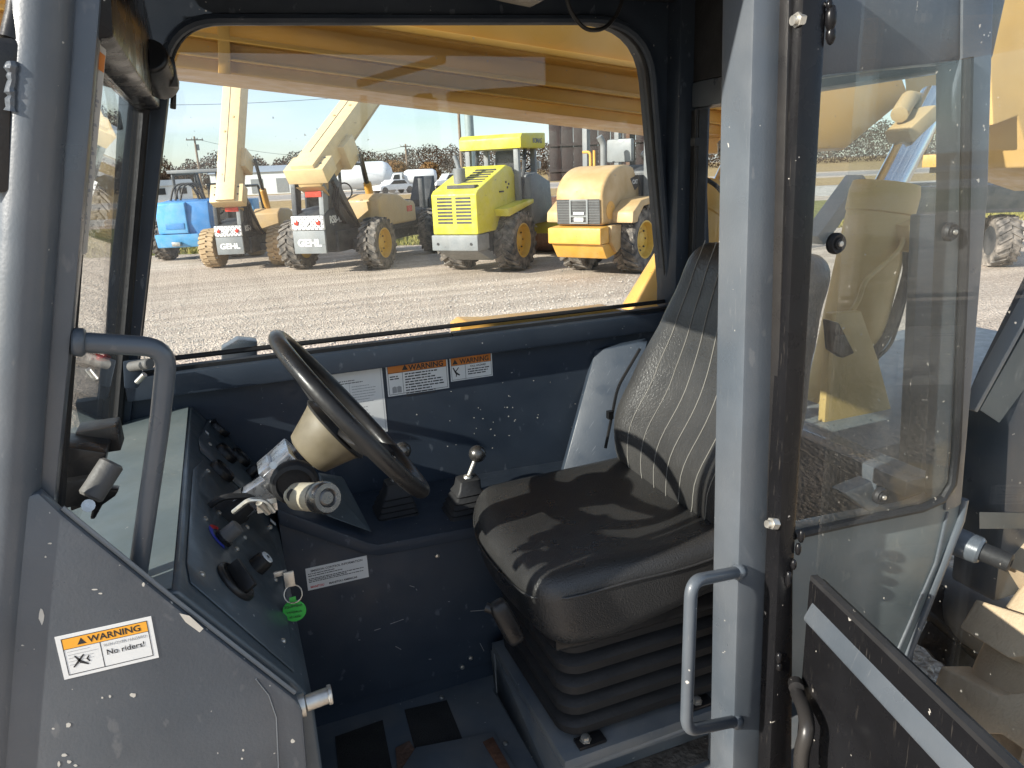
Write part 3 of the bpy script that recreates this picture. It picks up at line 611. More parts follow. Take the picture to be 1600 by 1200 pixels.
# --- floor, console, seat box
b = B(); b.bb(.02, 1.21, .90, 1.53, .585, .62); FL = b.done('cab_floor', 'floor_paint', T)
ZF = .6205
for cr in ([(524, 1152), (598, 1126), (615, 1215), (532, 1240)], [(632, 1110), (698, 1095), (722, 1154), (648, 1170)]):
    b = B(); b.prism([P(u, v, z=ZF) for u, v in cr], (0, 0, .0022)); b.done('grip_pad', 'grip', FL, smooth=0)
b = B(); b.prism([P(u, v, z=ZF) for u, v in [(612, 1230), (650, 1172), (772, 1148), (812, 1215), (800, 1260), (620, 1260)]], (0, 0, .008)); b.done('floor_hatch', 'floor_paint', FL, bevel=.002)
b = B(); b.prism([P(u, v, z=ZF+.0085) for u, v in [(754, 1160), (770, 1152), (800, 1205), (786, 1212)]], (0, 0, .002)); b.done('rusty_hinge', 'rust', FL, bevel=.001)
b = B(); b.prism([P(u, v, z=ZF) for u, v in [(618, 1172), (640, 1160), (655, 1185), (648, 1215), (622, 1215)]], (0, 0, .006)); b.done('rusty_hinge', 'rust', FL, bevel=.001)
b = B()
for u, v in [(790, 1162), (672, 1076), (690, 1090)]: b = B(); b.lathe(P(u, v, z=ZF), (0, 0, 1), [(.006, 0), (.005, .004), (.002, .005)], 10); b.done('floor_screw', 'zinc', FL)
# console: lower panel, skirting, shelf with a sloped front part
cz = [P(u, v, y=1.5) for u, v in ((745, 850), (594, 863), (572, 861), (430, 816))]
b = B(); b.prism([(.036, 1.50, .672), (1.205, 1.50, .672), (1.205, 1.50, cz[0].z), (cz[1].x, 1.50, cz[1].z), (cz[2].x, 1.50, cz[2].z), (.036, 1.50, cz[3].z)], (0, .29, 0)); CN = b.done('console', 'paint_inner', T, bevel=.003)
b = B(); b.bb(.033, 1.205, 1.515, 1.79, .602, .671); b.done('skirting', 'paint_inner', CN)
y0 = 1.488; tp_ = [P(u, v, y=y0) for u, v in ((426, 796), (575, 848), (592, 851), (745, 838))]; bt_ = [P(u, v, y=y0) for u, v in ((745, 856), (594, 869), (572, 867), (430, 822))]
tp_[0].x = bt_[3].x = .036; tp_[3].x = bt_[0].x = 1.2
b = B(); b.prism(tp_+bt_, (0, .303, 0)); b.done('console_top', 'paint_inner', CN, bevel=.005)
b = B()
for u, v in [(432, 835), (683, 868), (735, 1028), (722, 1042)]: b = B(); b.lathe(P(u, v, y=1.4995), (0, -1, 0), [(.006, 0), (.005, .004), (.002, .005)], 10); b.done('console_bolt', 'zinc', CN)
b = B()
for u, v, l, a in [(640, 915, 8, .3), (650, 920, 3, 1), (610, 975, 22, -.35), (585, 985, 10, -.3), (735, 955, 30, -.08), (750, 1005, 14, 1.1), (618, 1010, 10, .5), (700, 940, 3, 0), (670, 1030, 4, 0), (560, 1000, 3, 0)]:
    p = P(u, v, y=1.4994); q = P(u+l*math.cos(a), v+l*math.sin(a), y=1.4994); b.beam(p, q, .0012, .0004, (0, 1, 0))
stuff(b.done('scratches', 'ink_grey', CN, smooth=0))
b = B()
random.seed(3)
for i in range(30): blob(random.choice([random.gauss(760, 40), random.uniform(620, 870)]), random.gauss(650, 36), random.uniform(.5, 1.5), random.uniform(.5, 1.4), 1.7918)
stuff(b.done('paint_specks', 'label_old', T, smooth=0))
# emission sticker
tl, tr, bl = P(477, 889, y=1.4992), P(573, 868, y=1.4992), P(482, 923, y=1.4992); w, h = (tr-tl).length, (bl-tl).length
L = Lab('emission_sticker', tl, tr-tl, tl-bl, w, h, T, label='white emission control information sticker')
L.text('EMISSION CONTROL INFORMATION', .0072, w/2, -.0105, bold=.02, align='CENTER', squeeze=.95)
L.words(.004, w*.7, -.014, 1, .004, .0018); L.words(.004, w*.6, -.019, 1, .004, .0018); L.words(.004, w-.006, -.026, 3, .0037, .0018)
L.text('MANITOU', .0075, .006, -h+.0045, 'red', bold=.03, squeeze=.85); L.text('MANITOU AMERICAS', .0065, .046, -h+.0047, bold=.03)
# --- stickers on the far wall under the sill
YW = 1.7912; xd, yd = V(1, 0, 0), V(0, 0, 1)
def wl(u0, u1, v0, v1): a = P(u0, v0, y=YW); c_ = P(u1, v1, y=YW); return a, c_
a = P(505, 600, y=YW); c_ = P(606, 674, y=YW); L = Lab('specification_sheet', V(a.x, YW, 1.41), xd, yd, c_.x-a.x, 1.41-c_.z, T, 'label_white', 'white specification sheet sticker'); w, h = L.w, L.h
L.border(.004, -.004, w-.004, -h+.004, .0009, 'ink_grey'); L.rects([(w*.42, -.05, w*.425, -h+.02)], 'ink_grey', 'rule')
L.words(.01, w-.05, -.045, 2, .006, .002); L.words(.01, w*.4, -.06, 12, .008, .0015, 'ink_grey'); L.words(w*.46, w-.01, -.062, 7, .007, .0016, 'ink_grey'); L.words(w*.46, w-.02, -.118, 6, .009, .0018, 'ink_grey', .8)
a = P(604, 590, y=YW); c_ = P(702, 606, y=YW); L = Lab('manual_warning_sticker', V(a.x, YW, 1.413), xd, yd, c_.x-a.x, 1.413-c_.z, T, 'label_white', 'larger warning sticker with open book symbol'); w, h = L.w, L.h
L.rects([(.004, -.004, w-.004, -.046)], 'orange_dark', 'header_band'); L.border(.0035, -.0035, w-.0035, -h+.0035, .001); L.rects([(.004, -.0442, w-.004, -.0455), (w*.25, -.0455, w*.256, -h+.004)], 'ink', 'rule')
L.text('WARNING', .019, w*.36, -.0425, bold=.03); L.triangle(w*.3, -.0345, .008)
L.words(w*.29, w-.008, -.05, 9, .0072, .0032); L.words(.008, w*.23, -.053, 2, .006, .003)
L.poly([(.012, -.098), (.012, -.083), (.018, -.08), (.0235, -.082), (.0235, -.097)], 'ink_grey', 'pictogram'); L.poly([(.0245, -.097), (.0245, -.082), (.030, -.08), (.036, -.083), (.036, -.098)], 'ink_grey', 'pictogram')
a = P(703, 570, y=YW); c_ = P(770, 587, y=YW); L = Lab('fall_warning_sticker', V(a.x, YW, 1.418), xd, yd, c_.x-a.x, 1.418-c_.z, T, 'label_white', 'small warning sticker with falling figure'); w, h = L.w, L.h
L.rects([(.003, -.003, w-.003, -.052)], 'orange_dark', 'header_band'); L.border(.0028, -.0028, w-.0028, -h+.0028, .0009); L.rects([(.003, -.0522, w-.003, -.0532), (w*.35, -.0532, w*.358, -h+.003)], 'ink', 'rule')
L.text('WARNING', .0185, w*.23, -.0495, bold=.02, squeeze=.9); L.triangle(w*.12, -.0435, .0075)
L.text('FALL HAZARD', .0068, w*.47, -.0615, bold=.02); L.words(w*.41, w-.008, -.066, 3, .0062, .0028)
for pts in ([(.006, -.057), (.009, -.057), (.016, -.07), (.026, -.078), (.024, -.081), (.013, -.074)], [(.022, -.058), (.024, -.059), (.015, -.07), (.013, -.068)], [(.015, -.074), (.018, -.074), (.016, -.083), (.014, -.083)]): L.poly(pts, 'ink', 'pictogram')
# slanted switch plate on the console
b = B(); b.prism([P(497, 738, y=1.55), P(533, 744, y=1.66), P(577, 828, y=1.53), P(508, 803, y=1.50)], (.006, .0, -.008)); b.done('slanted_plate', 'paint_dash', T, bevel=.002)
# --- gear levers
def lever(ub, vb, uk, vk, yb, label):
    base = P(ub, vb, z=1.040); kn = P(uk, vk, y=base.y+.01); b = B(); secs = []; hw = .056; H = .10
    prof = [(1.0, 0), (1.02, .08), (.93, .12), (.97, .16), (.86, .24), (.90, .28), (.78, .36), (.82, .40), (.70, .48), (.74, .52), (.60, .62), (.64, .66), (.50, .78), (.46, .97), (.36, 1.0)]
    for k, t in prof:
        c = base+V(t*(kn.x-base.x)*.35, t*.01, t*H); r_ = hw*k; q = []
        for sx_, sy_ in ((-1, -1), (1, -1), (1, 1), (-1, 1)):
            for j in range(4):
                a = math.atan2(sy_, sx_)-.5+j*.333; q.append(c+V(sx_*r_*.72+math.cos(a)*r_*.28, (sy_*r_*.72+math.sin(a)*r_*.28)*.9, 0))
        secs.append(q)
    b.loft(secs); lv = b.done('shift_boot', 'rubber', T, smooth=30); lv['label'] = label
    b = B(); b.cyl(base+V((kn.x-base.x)*.3, .008, H*.95), kn, .0055, 12); b.lathe(base+V((kn.x-base.x)*.33, .008, H*.97), kn-base, [(.012, 0), (.011, .006), (.007, .009)], 12); b.done('lever_rod', 'zinc', lv)
    b = B(); b.ball(kn, .021, 24); b.done('lever_knob', 'gunmetal', lv, smooth=80)
lever(617, 812, 629, 704, 1.60, 'ribbed black boot with shift lever behind the steering wheel')
lever(728, 808, 746, 709, 1.60, 'ribbed black boot with shift lever beside the seat')
# small plates beside the boots
for u, v in [(576, 795), (694, 790)]: b = B(); b.box(V(P(u, v, z=1.042).x, P(u, v, z=1.042).y, 1.0425), (.02, .06, .0012)); b.done('lever_sticker', 'label_old', T, smooth=0)

# --- seat box
b = B(); b.bb(.478, 1.19, 1.05, 1.46, .735, .757); b.bb(.478, .495, 1.05, 1.46, .621, .736); b.bb(.478, 1.19, 1.445, 1.46, .621, .736); b.bb(.50, 1.19, 1.12, 1.13, .621, .734); b.bb(.478, 1.19, 1.05, 1.062, .722, .736); b.bb(.82, .86, 1.05, 1.065, .62, .724); SB = b.done('seat_box', 'floor_paint', T, bevel=.003)
b = B(); b.bb(.5, .9, 1.06, 1.12, .6202, .6225); b.done('dirt_patch', 'dirt', T, smooth=0)
b = B()
for x in (.545, .80):
    b = B(); b.box((x, 1.075, .762), (.06, .03, .008)); b.done('seat_mount', 'black_plastic', SB, bevel=.003)
b = B()
for x in (.535, .795): b = B(); b.lathe((x, 1.075, .766), (0, 0, 1), [(.012, 0), (.012, .003), (.009, .0035), (.009, .010), (.006, .011)], 6); b.done('seat_bolt', 'zinc', SB)
# --- seat: bellows, pan, cushion, backrest with stitching
ST = B()
def rr(cx, cy, hx, hy, z, rad=.045, n=5):
    out = []
    for sx_, sy_, a0 in ((1, 1, 0), (-1, 1, 90), (-1, -1, 180), (1, -1, 270)):
        for j in range(n+1):
            a = R(a0+90*j/n); out.append(V(cx+sx_*(hx-rad)+rad*math.cos(a), cy+sy_*(hy-rad)+rad*math.sin(a), z))
    return out
secs = []; zb_, zt_ = .766, 1.0; nrib = 5
for i in range(nrib):
    z0 = zb_+(zt_-zb_)*i/nrib; hh = (zt_-zb_)/nrib; o_ = -.010*i*.0
    for k_, t in ((-.012, 0.0), (.012, .22), (.014, .62), (.008, .8), (-.012, .94)): secs.append(rr(.74, 1.265, .235+k_, .172+k_, z0+hh*t))
ST.loft(secs); seat = ST.done('seat', 'rubber', T, smooth=35); seat['label'] = 'black vinyl suspension seat on ribbed bellows'
b = B(); b.rbox((.46, .42, .05), .02, 6, lambda v: v+V(.70, 1.275, 1.005)); b.done('seat_pan', 'black_plastic', seat)
def cushion(v):
    x, y, z = v; t = (x+.28)/.56          # 0 front .. 1 rear
    u = y/.25
    if z > 0: z += .018*abs(u)**2.4 - .018*(1-u*u)*math.exp(-((t-.62)/.3)**2) - .03*max(0, .25-t)/.25*0
    x += -.03*(1-u*u)*max(0, 1-t*2.2)+.05*max(0, u)**2*max(0, 1-t*1.6)            # front edge bows forward
    if z < 0: z += -.028*max(0, 1-abs(t-.25)/.4)
    z += .015*t
    y *= 1+.02*math.sin(t*3.1)
    x -= z*.18
    p = Vector((x*4, y*4, z*4)); z += .004*noise.noise(p*1.7)
    return Vector((x*.94+.705, y+1.282, z+1.075))
b = B(); b.rbox((.54, .475, .132), .052, 18, cushion); b.done('seat_cushion', 'vinyl', seat, smooth=80)
b = B(); pts = []
for k in range(60):
    a = 2*math.pi*k/60; ex_, ey_ = .27, .2375; c_, s_ = math.cos(a), math.sin(a); q = (abs(c_)**5+abs(s_)**5)**(-1/5); x, y = c_*q*ex_, s_*q*ey_
    v = Vector((x*.995, y*.995, .020)); cl = Vector((max(-.218, min(.218, v.x)), max(-.1855, min(.1855, v.y)), .014)); dl = v-cl
    pts.append(cushion(cl+dl.normalized()*.0535))
b.tube(pts, .0028, 6, True); b.done('seam_piping', 'vinyl', seat, smooth=80)
def wid(h):     # half width of the backrest over its height 0..1
    ks = [(0, .205), (.12, .235), (.3, .252), (.48, .24), (.68, .212), (.85, .192), (1, .182)]
    for (a, wa), (c, wb) in zip(ks, ks[1:]):
        if h <= c: t = (h-a)/(c-a); t = t*t*(3-2*t); return wa+(wb-wa)*t
    return ks[-1][1]
BH = .60
def backr(v):
    x, y, z = v; h = min(1, max(0, z/BH+.5)); u = y/.25
    y = u*wid(h); 
    if x < 0: x += -.03*math.exp(-((h-.2)/.16)**2)+.022*(1-u*u)*math.exp(-((h-.5)/.3)**2) - .035*abs(u)**3*math.exp(-((h-.4)/.3)**2)
    x += .10*h*h*.55
    ln = R(11); X = x*math.cos(ln)+z*math.sin(ln); Z = z*math.cos(ln)-x*math.sin(ln)
    p = Vector((X*3, y*3, Z*3)); X += .003*noise.noise(p*2)
    return Vector((X+.965, y+1.285, Z+1.385))
b = B(); b.rbox((.11, .5, BH), .05, 20, backr); b.done('backrest', 'vinyl_back', seat, smooth=80)
for u in (-.66, -.44, -.22, 0, .22, .44, .66):
    b = B(); b.tube([backr(Vector((-.0555, u*.25, -BH/2+.03+BH*.95*t/24)))+V(-.0005, 0, 0) for t in range(25)], .0011, 5); b.done('stitching', 'thread', seat)
b = B(); b.prism([P(1312, 505, y=1.10), P(1336, 552, y=1.10), P(1318, 560, y=1.10), P(1300, 548, y=1.10), P(1296, 500, y=1.10)], (0, .02, 0)); b.done('recline_lever', 'black_plastic', seat, bevel=.004)
b = B(); q = P(792, 972, y=1.09); b.rbox((.035, .03, .10), .012, 5, lambda v: Matrix.Rotation(R(-22), 3, 'Y') @ v + q); b.cyl(q+V(-.02, 0, .03), q+V(-.035, .01, .035), .009, 10); b.done('height_lever', 'black_plastic', seat)
b = B(); b.prism([P(u, v, y=1.0) for u, v in [(1122, 938), (1160, 905), (1165, 1010), (1142, 1018), (1130, 985)]], (0, .006, 0)); b.done('seat_belt', 'vinyl', seat, bevel=.002)
# --- B pillar, door seal, door
b = B(); b.prism(pp([(1180, -80), (1234, -80), (1195, 1300), (1142, 1300)], YD), (0, .07, 0)); b.done('door_pillar', 'paint', T, bevel=.006)
b = B(); b.prism(pp([(1235, -80), (1256, -80), (1212, 1300), (1196, 1300)], .882), (0, .03, 0)); b.done('door_seal_channel', 'black_plastic', T, bevel=.002)
# grab handle on the pillar
b = B(); b.tube(rpath([P(1156, 893, y=.905), P(1080, 908, y=.86), P(1072, 1142, y=.86), P(1152, 1126, y=.905)], .03, 8), .0105, 14)
for u, v in ((1154, 893), (1150, 1127)): b.ball(P(u, v, y=.903), .015, 10)
b.done('grab_handle', 'paint', T, smooth=60)
for u, v in ((1246, 31), (1206, 818)):
    b = B(); b.cyl(P(u+8, v, y=.872), P(u-8, v+1, y=.872), .0065, 10); b.cyl(P(u-2, v, y=.872), P(u+7, v, y=.872), .010, 6); b.done('pillar_bolt', 'zinc', T)
# door: hinged at the pillar and swung right open towards the camera
hx = Vector((.852, .868, 0)); ddir = Vector((-.223, -.975, 0)); dnm = Vector((-.975, .223, 0))   # dnm: inner face normal
ZB = 1.165
DRb = B()
def dq(s, z, k=0): return hx+ddir*s+dnm*k+V(0, 0, z)
st0, st1 = P(1257, -80, y=.868), P(1298, -80, y=.868)
DRb.prism([dq(0.018, .25), dq(.92, .25), dq(.92, ZB), dq(0.018, ZB)], dnm*-.028); DR = DRb.done('door', 'black_paint', T, bevel=.006)
DR['label'] = 'black lower door skin swung wide open'
b = B(); b.prism(pp([(1258, -80), (1299, -80), (1241, 900), (1238, 1300), (1198, 1300)], .864), (0, .035, 0)); b.done('door_stile', 'black_paint', DR, bevel=.008)
b = B(); b.prism([dq(.03, ZB-.03, .001), dq(.92, ZB-.03, .001), dq(.92, ZB-.05, .001), dq(.03, ZB-.05, .001)], dnm*.0); 
b = B(); b.loft([[dq(s, ZB-.034, .0005), dq(s, ZB-.060, .014), dq(s, ZB-.066, .014), dq(s, ZB-.074, .0005)] for s in (.035, .92)]); b.done('door_rib', 'paint', DR, bevel=.0015)
b = B(); b.prism([dq(.02, ZB+.004, -.010), dq(.92, ZB+.004, -.010), dq(.92, 2.25, -.010), dq(.02, 2.25, -.010)], dnm*-.005); b.done('door_glass', 'glass_door', DR, smooth=0)
b = B(); b.bb(0, 0, 0, 0, 0, 0); b = B(); b.beam(dq(.02, ZB+.003, -.008), dq(.92, ZB+.003, -.008), .012, .010); b.done('glass_seal', 'rubber', DR)
b = B(); b.beam(dq(.905, ZB, -.012), dq(.75, 2.2, -.012), .03, .03, (0, 1, 0)); b.beam(dq(.02, 2.25, -.012), dq(.78, 2.25, -.012), .03, .03); b.done('door_frame', 'black_paint', DR, bevel=.006)
# hinge beads along the stile
b = B()
for u, v, r_, q_ in [(1296, 8, .007, 1), (1298, 28, .012, 1.5), (1298, 55, .010, 1.3), (1252, 838, .008, 1.6), (1247, 858, .008, 1.5), (1240, 882, .008, 1.3), (1232, 905, .009, 1.8), (1217, 1028, .009, 1.3), (1217, 1042, .008, 1)]: b.ball(P(u, v, y=.862), r_, 10, (.7, .7, q_))
stuff(b.done('weld_beads', 'black_paint', DR))
hp = [P(1246, 1083, y=.83), P(1258, 1110, y=.79), P(1262, 1140, y=.76), P(1252, 1175, y=.76), P(1250, 1290, y=.74)]
b = B(); b.tube(rpath(hp, .03, 6), .0125, 12); b.lathe(P(1244, 1072, y=.835), (-.6, -.8, 0), [(.013, -.01), (.013, .006), (.006, .008)], 12); b.done('door_handle', 'black_plastic', DR, smooth=60)
b = B(); b.prism([p+V(0, 0, 0) for p in pp([(1237, 1062), (1250, 1068), (1300, 1150), (1296, 1160), (1245, 1090)], .84)], (0, .004, 0)); b.done('handle_plate', 'zinc', DR, bevel=.001)
# --- quarter window behind the door pillar: header, rear corner pillar, rail, pane
b = B(); b.prism(pp([(1284, -80), (1590, -80), (1552, 92), (1400, 106), (1284, 122)], .91), (0, .05, 0)); b.done('side_header', 'paint', T, bevel=.006)
cpil = [(1506, -80), (1556, -80), (1545, 300), (1528, 500), (1503, 790), (1478, 800), (1492, 500), (1502, 300)]
b = B(); b.prism(pp(cpil, .905), (0, .05, 0)); b.done('rear_corner_pillar', 'paint', T, bevel=.006)
rl = pp([(1240, 836), (1330, 816), (1440, 794), (1472, 780), (1488, 755), (1494, 700), (1506, 400), (1512, 90)], .90)
b = B(); b.tube(rl, .0085, 8); b.done('quarter_window_gasket', 'rubber', T)
b = B(); b.prism(pp([(1240, 838), (1330, 818), (1440, 798), (1480, 782), (1510, 782), (1408, 1046), (1396, 1062), (1232, 1100)], .912), (0, .05, 0)); LB = b.done('lower_body', 'paint_green', T, bevel=.006)
b = B(); b.tube(pp([(1506, 780), (1500, 812), (1406, 1052), (1398, 1075)], .912), .009, 10); b.done('body_edge', 'paint', LB)
b = B(); b.tube(pp([(1480, 800), (1462, 880), (1380, 1068)], .911), .0035, 6); b.done('body_crease', 'paint', LB)
b = B(); b.prism(pp([(1262, 120), (1512, 92), (1494, 770), (1470, 786), (1240, 834)], .90), (0, .004, 0)); b.done('quarter_window_pane', 'glass_window', T, smooth=0)
for u, v, r_ in [(1303, 380, .0165), (1481, 362, .0155), (1372, 773, .0155)]:
    b = B(); c_ = P(u, v, y=.90); b.lathe(c_, (0, -1, 0), [(r_, 0), (r_*1.02, .006), (r_*.85, .011), (r_*.55, .010), (r_*.5, .013), (r_*.3, .013)], 22); b.mi = 1; b.lathe(c_, (0, -1, 0), [(r_*.28, .0131), (r_*.25, .016), (0, .0165)], 12); b.done('glass_stud', ['rubber', 'zinc'], T, smooth=30)
b = B(); b.prism(pp([(1318, 770), (1362, 752), (1375, 790), (1360, 800)], .92), (0, .03, 0)); b.done('stud_bracket', 'steelgrey', T, bevel=.002)
# --- behind the cab: intake housing, engine cover, boom, cylinders, chassis, rear wheel
b = B(); b.prism(pp([(1438, 335), (1540, 335), (1500, 800), (1416, 760)], 1.32), (0, .03, 0)); b.done('intake_housing', 'steelgrey', T, bevel=.006)
b = B(); b.prism(pp([(1500, 640), (1528, 572), (1610, 405), (1800, 372), (1800, 840), (1600, 868), (1484, 905), (1496, 792)], 1.06), (0, -.11, 0)); EC = b.done('engine_cover', 'paint', T, bevel=.012)
b = B(); b.beam(P(1514, 640, y=.945), P(1640, 410, y=.945), .012, .03, (0, 1, 0)); b.done('cover_trim', 'steelgrey', EC, bevel=.003)
b = B(); b.prism(pp([(1530, 640), (1640, 446), (1700, 446), (1700, 470), (1560, 660)], .9485), (0, -.002, 0)); b.done('cover_reflection', 'paint_green', EC, smooth=0)  # thin lighter green-grey sheet: the reflection on the engine cover, painted in
b = B(); b.prism(pp([(1530, 800), (1640, 802), (1640, 826), (1530, 826)], .9493), (0, -.0006, 0)); b.done('cover_sticker', 'paint_green', EC, smooth=0)
q = P(1505, 850, y=.93); b = B(); b.lathe(q, (.35, -.9, -.12), [(.03, -.03), (.028, .03), (.024, .035)], 20); b.mi = 1; b.lathe(q, (.35, -.9, -.12), [(.019, .034), (.019, .085), (.015, .087), (.009, .087), (.009, .07)], 20); b.done('tow_stub', ['paint', 'rubber'], T, bevel=0, smooth=30)
CH = B(); CH.bb(1.32, 3.4, 1.5, 2.6, .80, 1.02); CH.bb(-1.6, 1.3, 1.86, 2.5, .5, 1.15); CH.bb(.1, 1.2, 1.0, 1.8, .48, .58); CH.done('chassis', 'steelgrey', T, bevel=.02)
# boom: profile swept along its slightly inclined axis
b0, b1 = P(265, 125, y=2.5), P(1030, 215, y=2.5); bx = (b1-b0).normalized(); bz = Vector((0, 1, 0)).cross(bx)*-1; bz = bz if bz.z > 0 else -bz
BA = b0-bx*2.6-Vector((0, .3, 0)); LB_ = 5.0
def boomsec(name, prof, s0, s1, m, bevel=.006):
    b = B(); b.prism([BA+bx*s0+Vector((0, y, 0))+bz*z for y, z in prof], bx*(s1-s0)); return b.done(name, m, T, bevel=bevel)
boomsec('boom', [(.02, 0), (.30, 0), (.30, .74), (-.06, .74), (-.06, .155), (-.05, .145), (.0, .14), (.015, .075)], 0, LB_-.1, 'boom_yellow', .005)
boomsec('boom_rail', [(-.018, .074), (.03, .074), (.03, .088), (-.018, .088)], 0, LB_-.15, 'boom_yellow', .003)
boomsec('boom_rail', [(-.075, .150), (-.03, .150), (-.03, .168), (-.075, .168)], 0, LB_-.15, 'boom_yellow', .003)
boomsec('boom_rail', [(-.005, .030), (.03, .030), (.03, .036), (-.005, .036)], 0, LB_-.15, 'boom_yellow', .002)
b = B(); q = (P(341, 100, y=2.18)-BA).dot(bx); b.prism([BA+bx*q+Vector((0, y, 0))+bz*z for y, z in [(.012, -.004), (-.004, -.004), (-.03, .15), (.012, .15)]], bx*.03); b.done('boom_strap', 'boom_yellow', T, bevel=.003)
b = B(); b.prism(pp([(1180, 170), (1290, 122), (1404, 105), (1421, 150), (1322, 232), (1180, 236)], 2.1), (0, .3, 0)); b.done('boom_heel', 'boom_yellow', T, bevel=.01)
b = B(); b.prism(pp([(1540, -120), (1720, -120), (1720, 300), (1612, 262), (1590, 182), (1552, 196), (1546, 60)], 2.2), (0, .4, 0)); b.done('boom_tower', 'cyl_tan', T, bevel=.01)
b = B(); b.tube([P(1405, 180, y=1.95), P(1420, 155, y=2.0), P(1445, 160, y=2.05)], .03, 10); b.box(P(1425, 195, y=1.95), (.14, .1, .05), Matrix.Rotation(R(-35), 3, 'Y')); b.done('cylinder_pin_block', 'hood_tan', T, bevel=.008)
def ram(a, mid_, c_, r_, rod, m, name, lab=None):
    b = B(); ax = (mid_-a); n_ = ax.normalized(); H = ax.length; b.lathe(a, n_, [(r_*.96, 0), (r_, .01), (r_, H-.10), (r_*1.05, H-.095), (r_*1.06, H-.03), (r_*1.0, H)], 36); o = b.done(name, m, T, smooth=35)
    b = B(); b.cyl(mid_-n_*.05, c_, rod, 28); b.done('piston_rod', 'chrome', o, smooth=50)
    return o, n_
o, n_ = ram(P(1268, 790, y=1.92), P(1385, 287, y=1.92), P(1462, 150, y=1.98), .105, .052, 'cyl_tan', 'lift_cylinder')
b = B(); 
for t in (.0,): pass
a_ = P(1412, 360, y=1.78); b.tube(rpath([P(1424, 345, y=1.80), P(1405, 392, y=1.79), P(1350, 440, y=1.775), P(1342, 470, y=1.775), P(1308, 520, y=1.775)], .03), .008, 8); b.box(P(1420, 368, y=1.80), (.06, .06, .09), Matrix.Rotation(R(-15), 3, 'Y')); b.done('hydraulic_pipe', 'cyl_tan', o, bevel=0)
b = B(); b.tube(rpath([P(1415, 385, y=1.82), P(1420, 420, y=1.82), P(1412, 450, y=1.82), P(1390, 520, y=1.82), P(1352, 570, y=1.8)], .08), .017, 10); b.tube(rpath([P(1422, 420, y=1.84), P(1412, 480, y=1.84), P(1392, 540, y=1.82), P(1370, 560, y=1.8)], .08), .006, 8); b.done('hydraulic_hose', 'rubber', T)
b = B(); b.prism(pp([(1300, 490), (1346, 486), (1372, 560), (1406, 688), (1390, 706), (1285, 706)], 1.74), (0, .03, 0)); b.done('cylinder_bracket', 'cyl_tan', T, bevel=.006)
ram(P(985, 530, y=2.12), P(1128, 300, y=2.12), P(1172, 205, y=2.14), .085, .04, 'boom_yellow', 'lift_cylinder')
b = B(); b.tube(rpath([P(1104, 280, y=2.02), P(1122, 292, y=2.0), P(1140, 320, y=2.0), P(1170, 335, y=2.0)], .05), .007, 8); b.done('hydraulic_hose', 'rubber', T)
b = B(); b.tube([P(1128, 224, y=2.1), P(1128, 240, y=2.06), P(1142, 248, y=2.04), P(1170, 248, y=2.02)], .014, 10); b.done('hydraulic_hose', 'gunmetal', T)
b = B(); b.beam(P(1270, 375, y=2.6), P(1340, 280, y=2.6), .1, .06); b.done('stay_bar', 'bg_grey', T, bevel=.005)
# little bracket outside below the window
b = B(); b.prism([P(346, 545, y=1.95), P(372, 530, y=1.95), P(402, 533, y=1.95), P(402, 575, y=1.95), P(346, 575, y=1.95)], (0, .05, 0)); b.done('outer_bracket', 'paint', T, bevel=.004)
b = B(); b.prism(pp([(718, 512), (730, 503), (770, 503), (960, 482), (1010, 492), (720, 530)], 2.0), (0, .1, 0)); b.done('fender', 'boom_yellow', T, bevel=.006)
# mud flap
def jag(a, c, n, amp, off): return [a.lerp(c, i/n)+off*(amp*(1 if i % 2 else 0)) for i in range(n+1)]
a1, a2 = P(1462, 912, y=1.30), P(1575, 1010, y=1.22); c1, c2 = P(1430, 1000, y=1.26), P(1520, 1078, y=1.16)
b = B(); m1, m2 = a1.lerp(c1, .52), a2.lerp(c2, .52)
b.prism(jag(a1, a2, 9, .018, V(.02, .3, .9))+[m2, m1], (0, .0, -.012)); b.prism([m1+V(0, -.01, -.02), m2+V(0, -.01, -.02)]+jag(c2, c1, 7, .014, V(.3, 0, -.9)), (0, -.012, 0)); b.tube([m1, m2], .014, 10); b.done('mud_flap', 'rubber_flap', T, bevel=.002)
# rear wheel with block tread
WX, WZ, WR = 1.86, .575, .50
whl = B(); prof = [(.28, -.22), (.36, -.235), (.44, -.23), (.485, -.20), (.50, -.14), (.503, 0), (.50, .14), (.485, .20), (.44, .23), (.36, .235), (.28, .22)]
yc = .72
whl.lathe((WX, yc, WZ), (0, 1, 0), prof, 64, True); tyre = whl.done('rear_wheel', 'tyre_tan', T, smooth=50); tyre['label'] = 'tan dusty rear wheel with chunky block tread'
b = B(); nl = 20
def tp(a, y, r_): return V(WX+math.cos(a)*r_, yc+y, WZ+math.sin(a)*r_)
for k in range(nl):
    for sgn in (-1, 1):
        a0 = 2*math.pi*(k+(.5 if sgn > 0 else 0))/nl; da = 2*math.pi/nl
        out = [(0.02, -.02), (.50, -.02), (.50, .10), (.74, .10), (.74, .24), (.24, .24), (.24, .10), (.02, .10)]
        out = [(.06, -.03), (.66, -.03), (.66, .07), (.86, .115), (.86, .245), (.40, .245), (.26, .10), (.06, .06)]
        lo = [tp(a0+da*u_, sgn*w_, .488 if w_ < .2 else .43) for u_, w_ in out]; hi = [tp(a0+da*(u_*.94+.025), sgn*(w_*.965+.002), .562 if w_ < .2 else .535) for u_, w_ in out]
        nn = len(out); b.faces(lo+hi, [tuple(range(nn, 2*nn))]+[(i, (i+1) % nn, nn+(i+1) % nn, nn+i) for i in range(nn)])
b.done('tread', 'tyre_tan', tyre, bevel=.006)
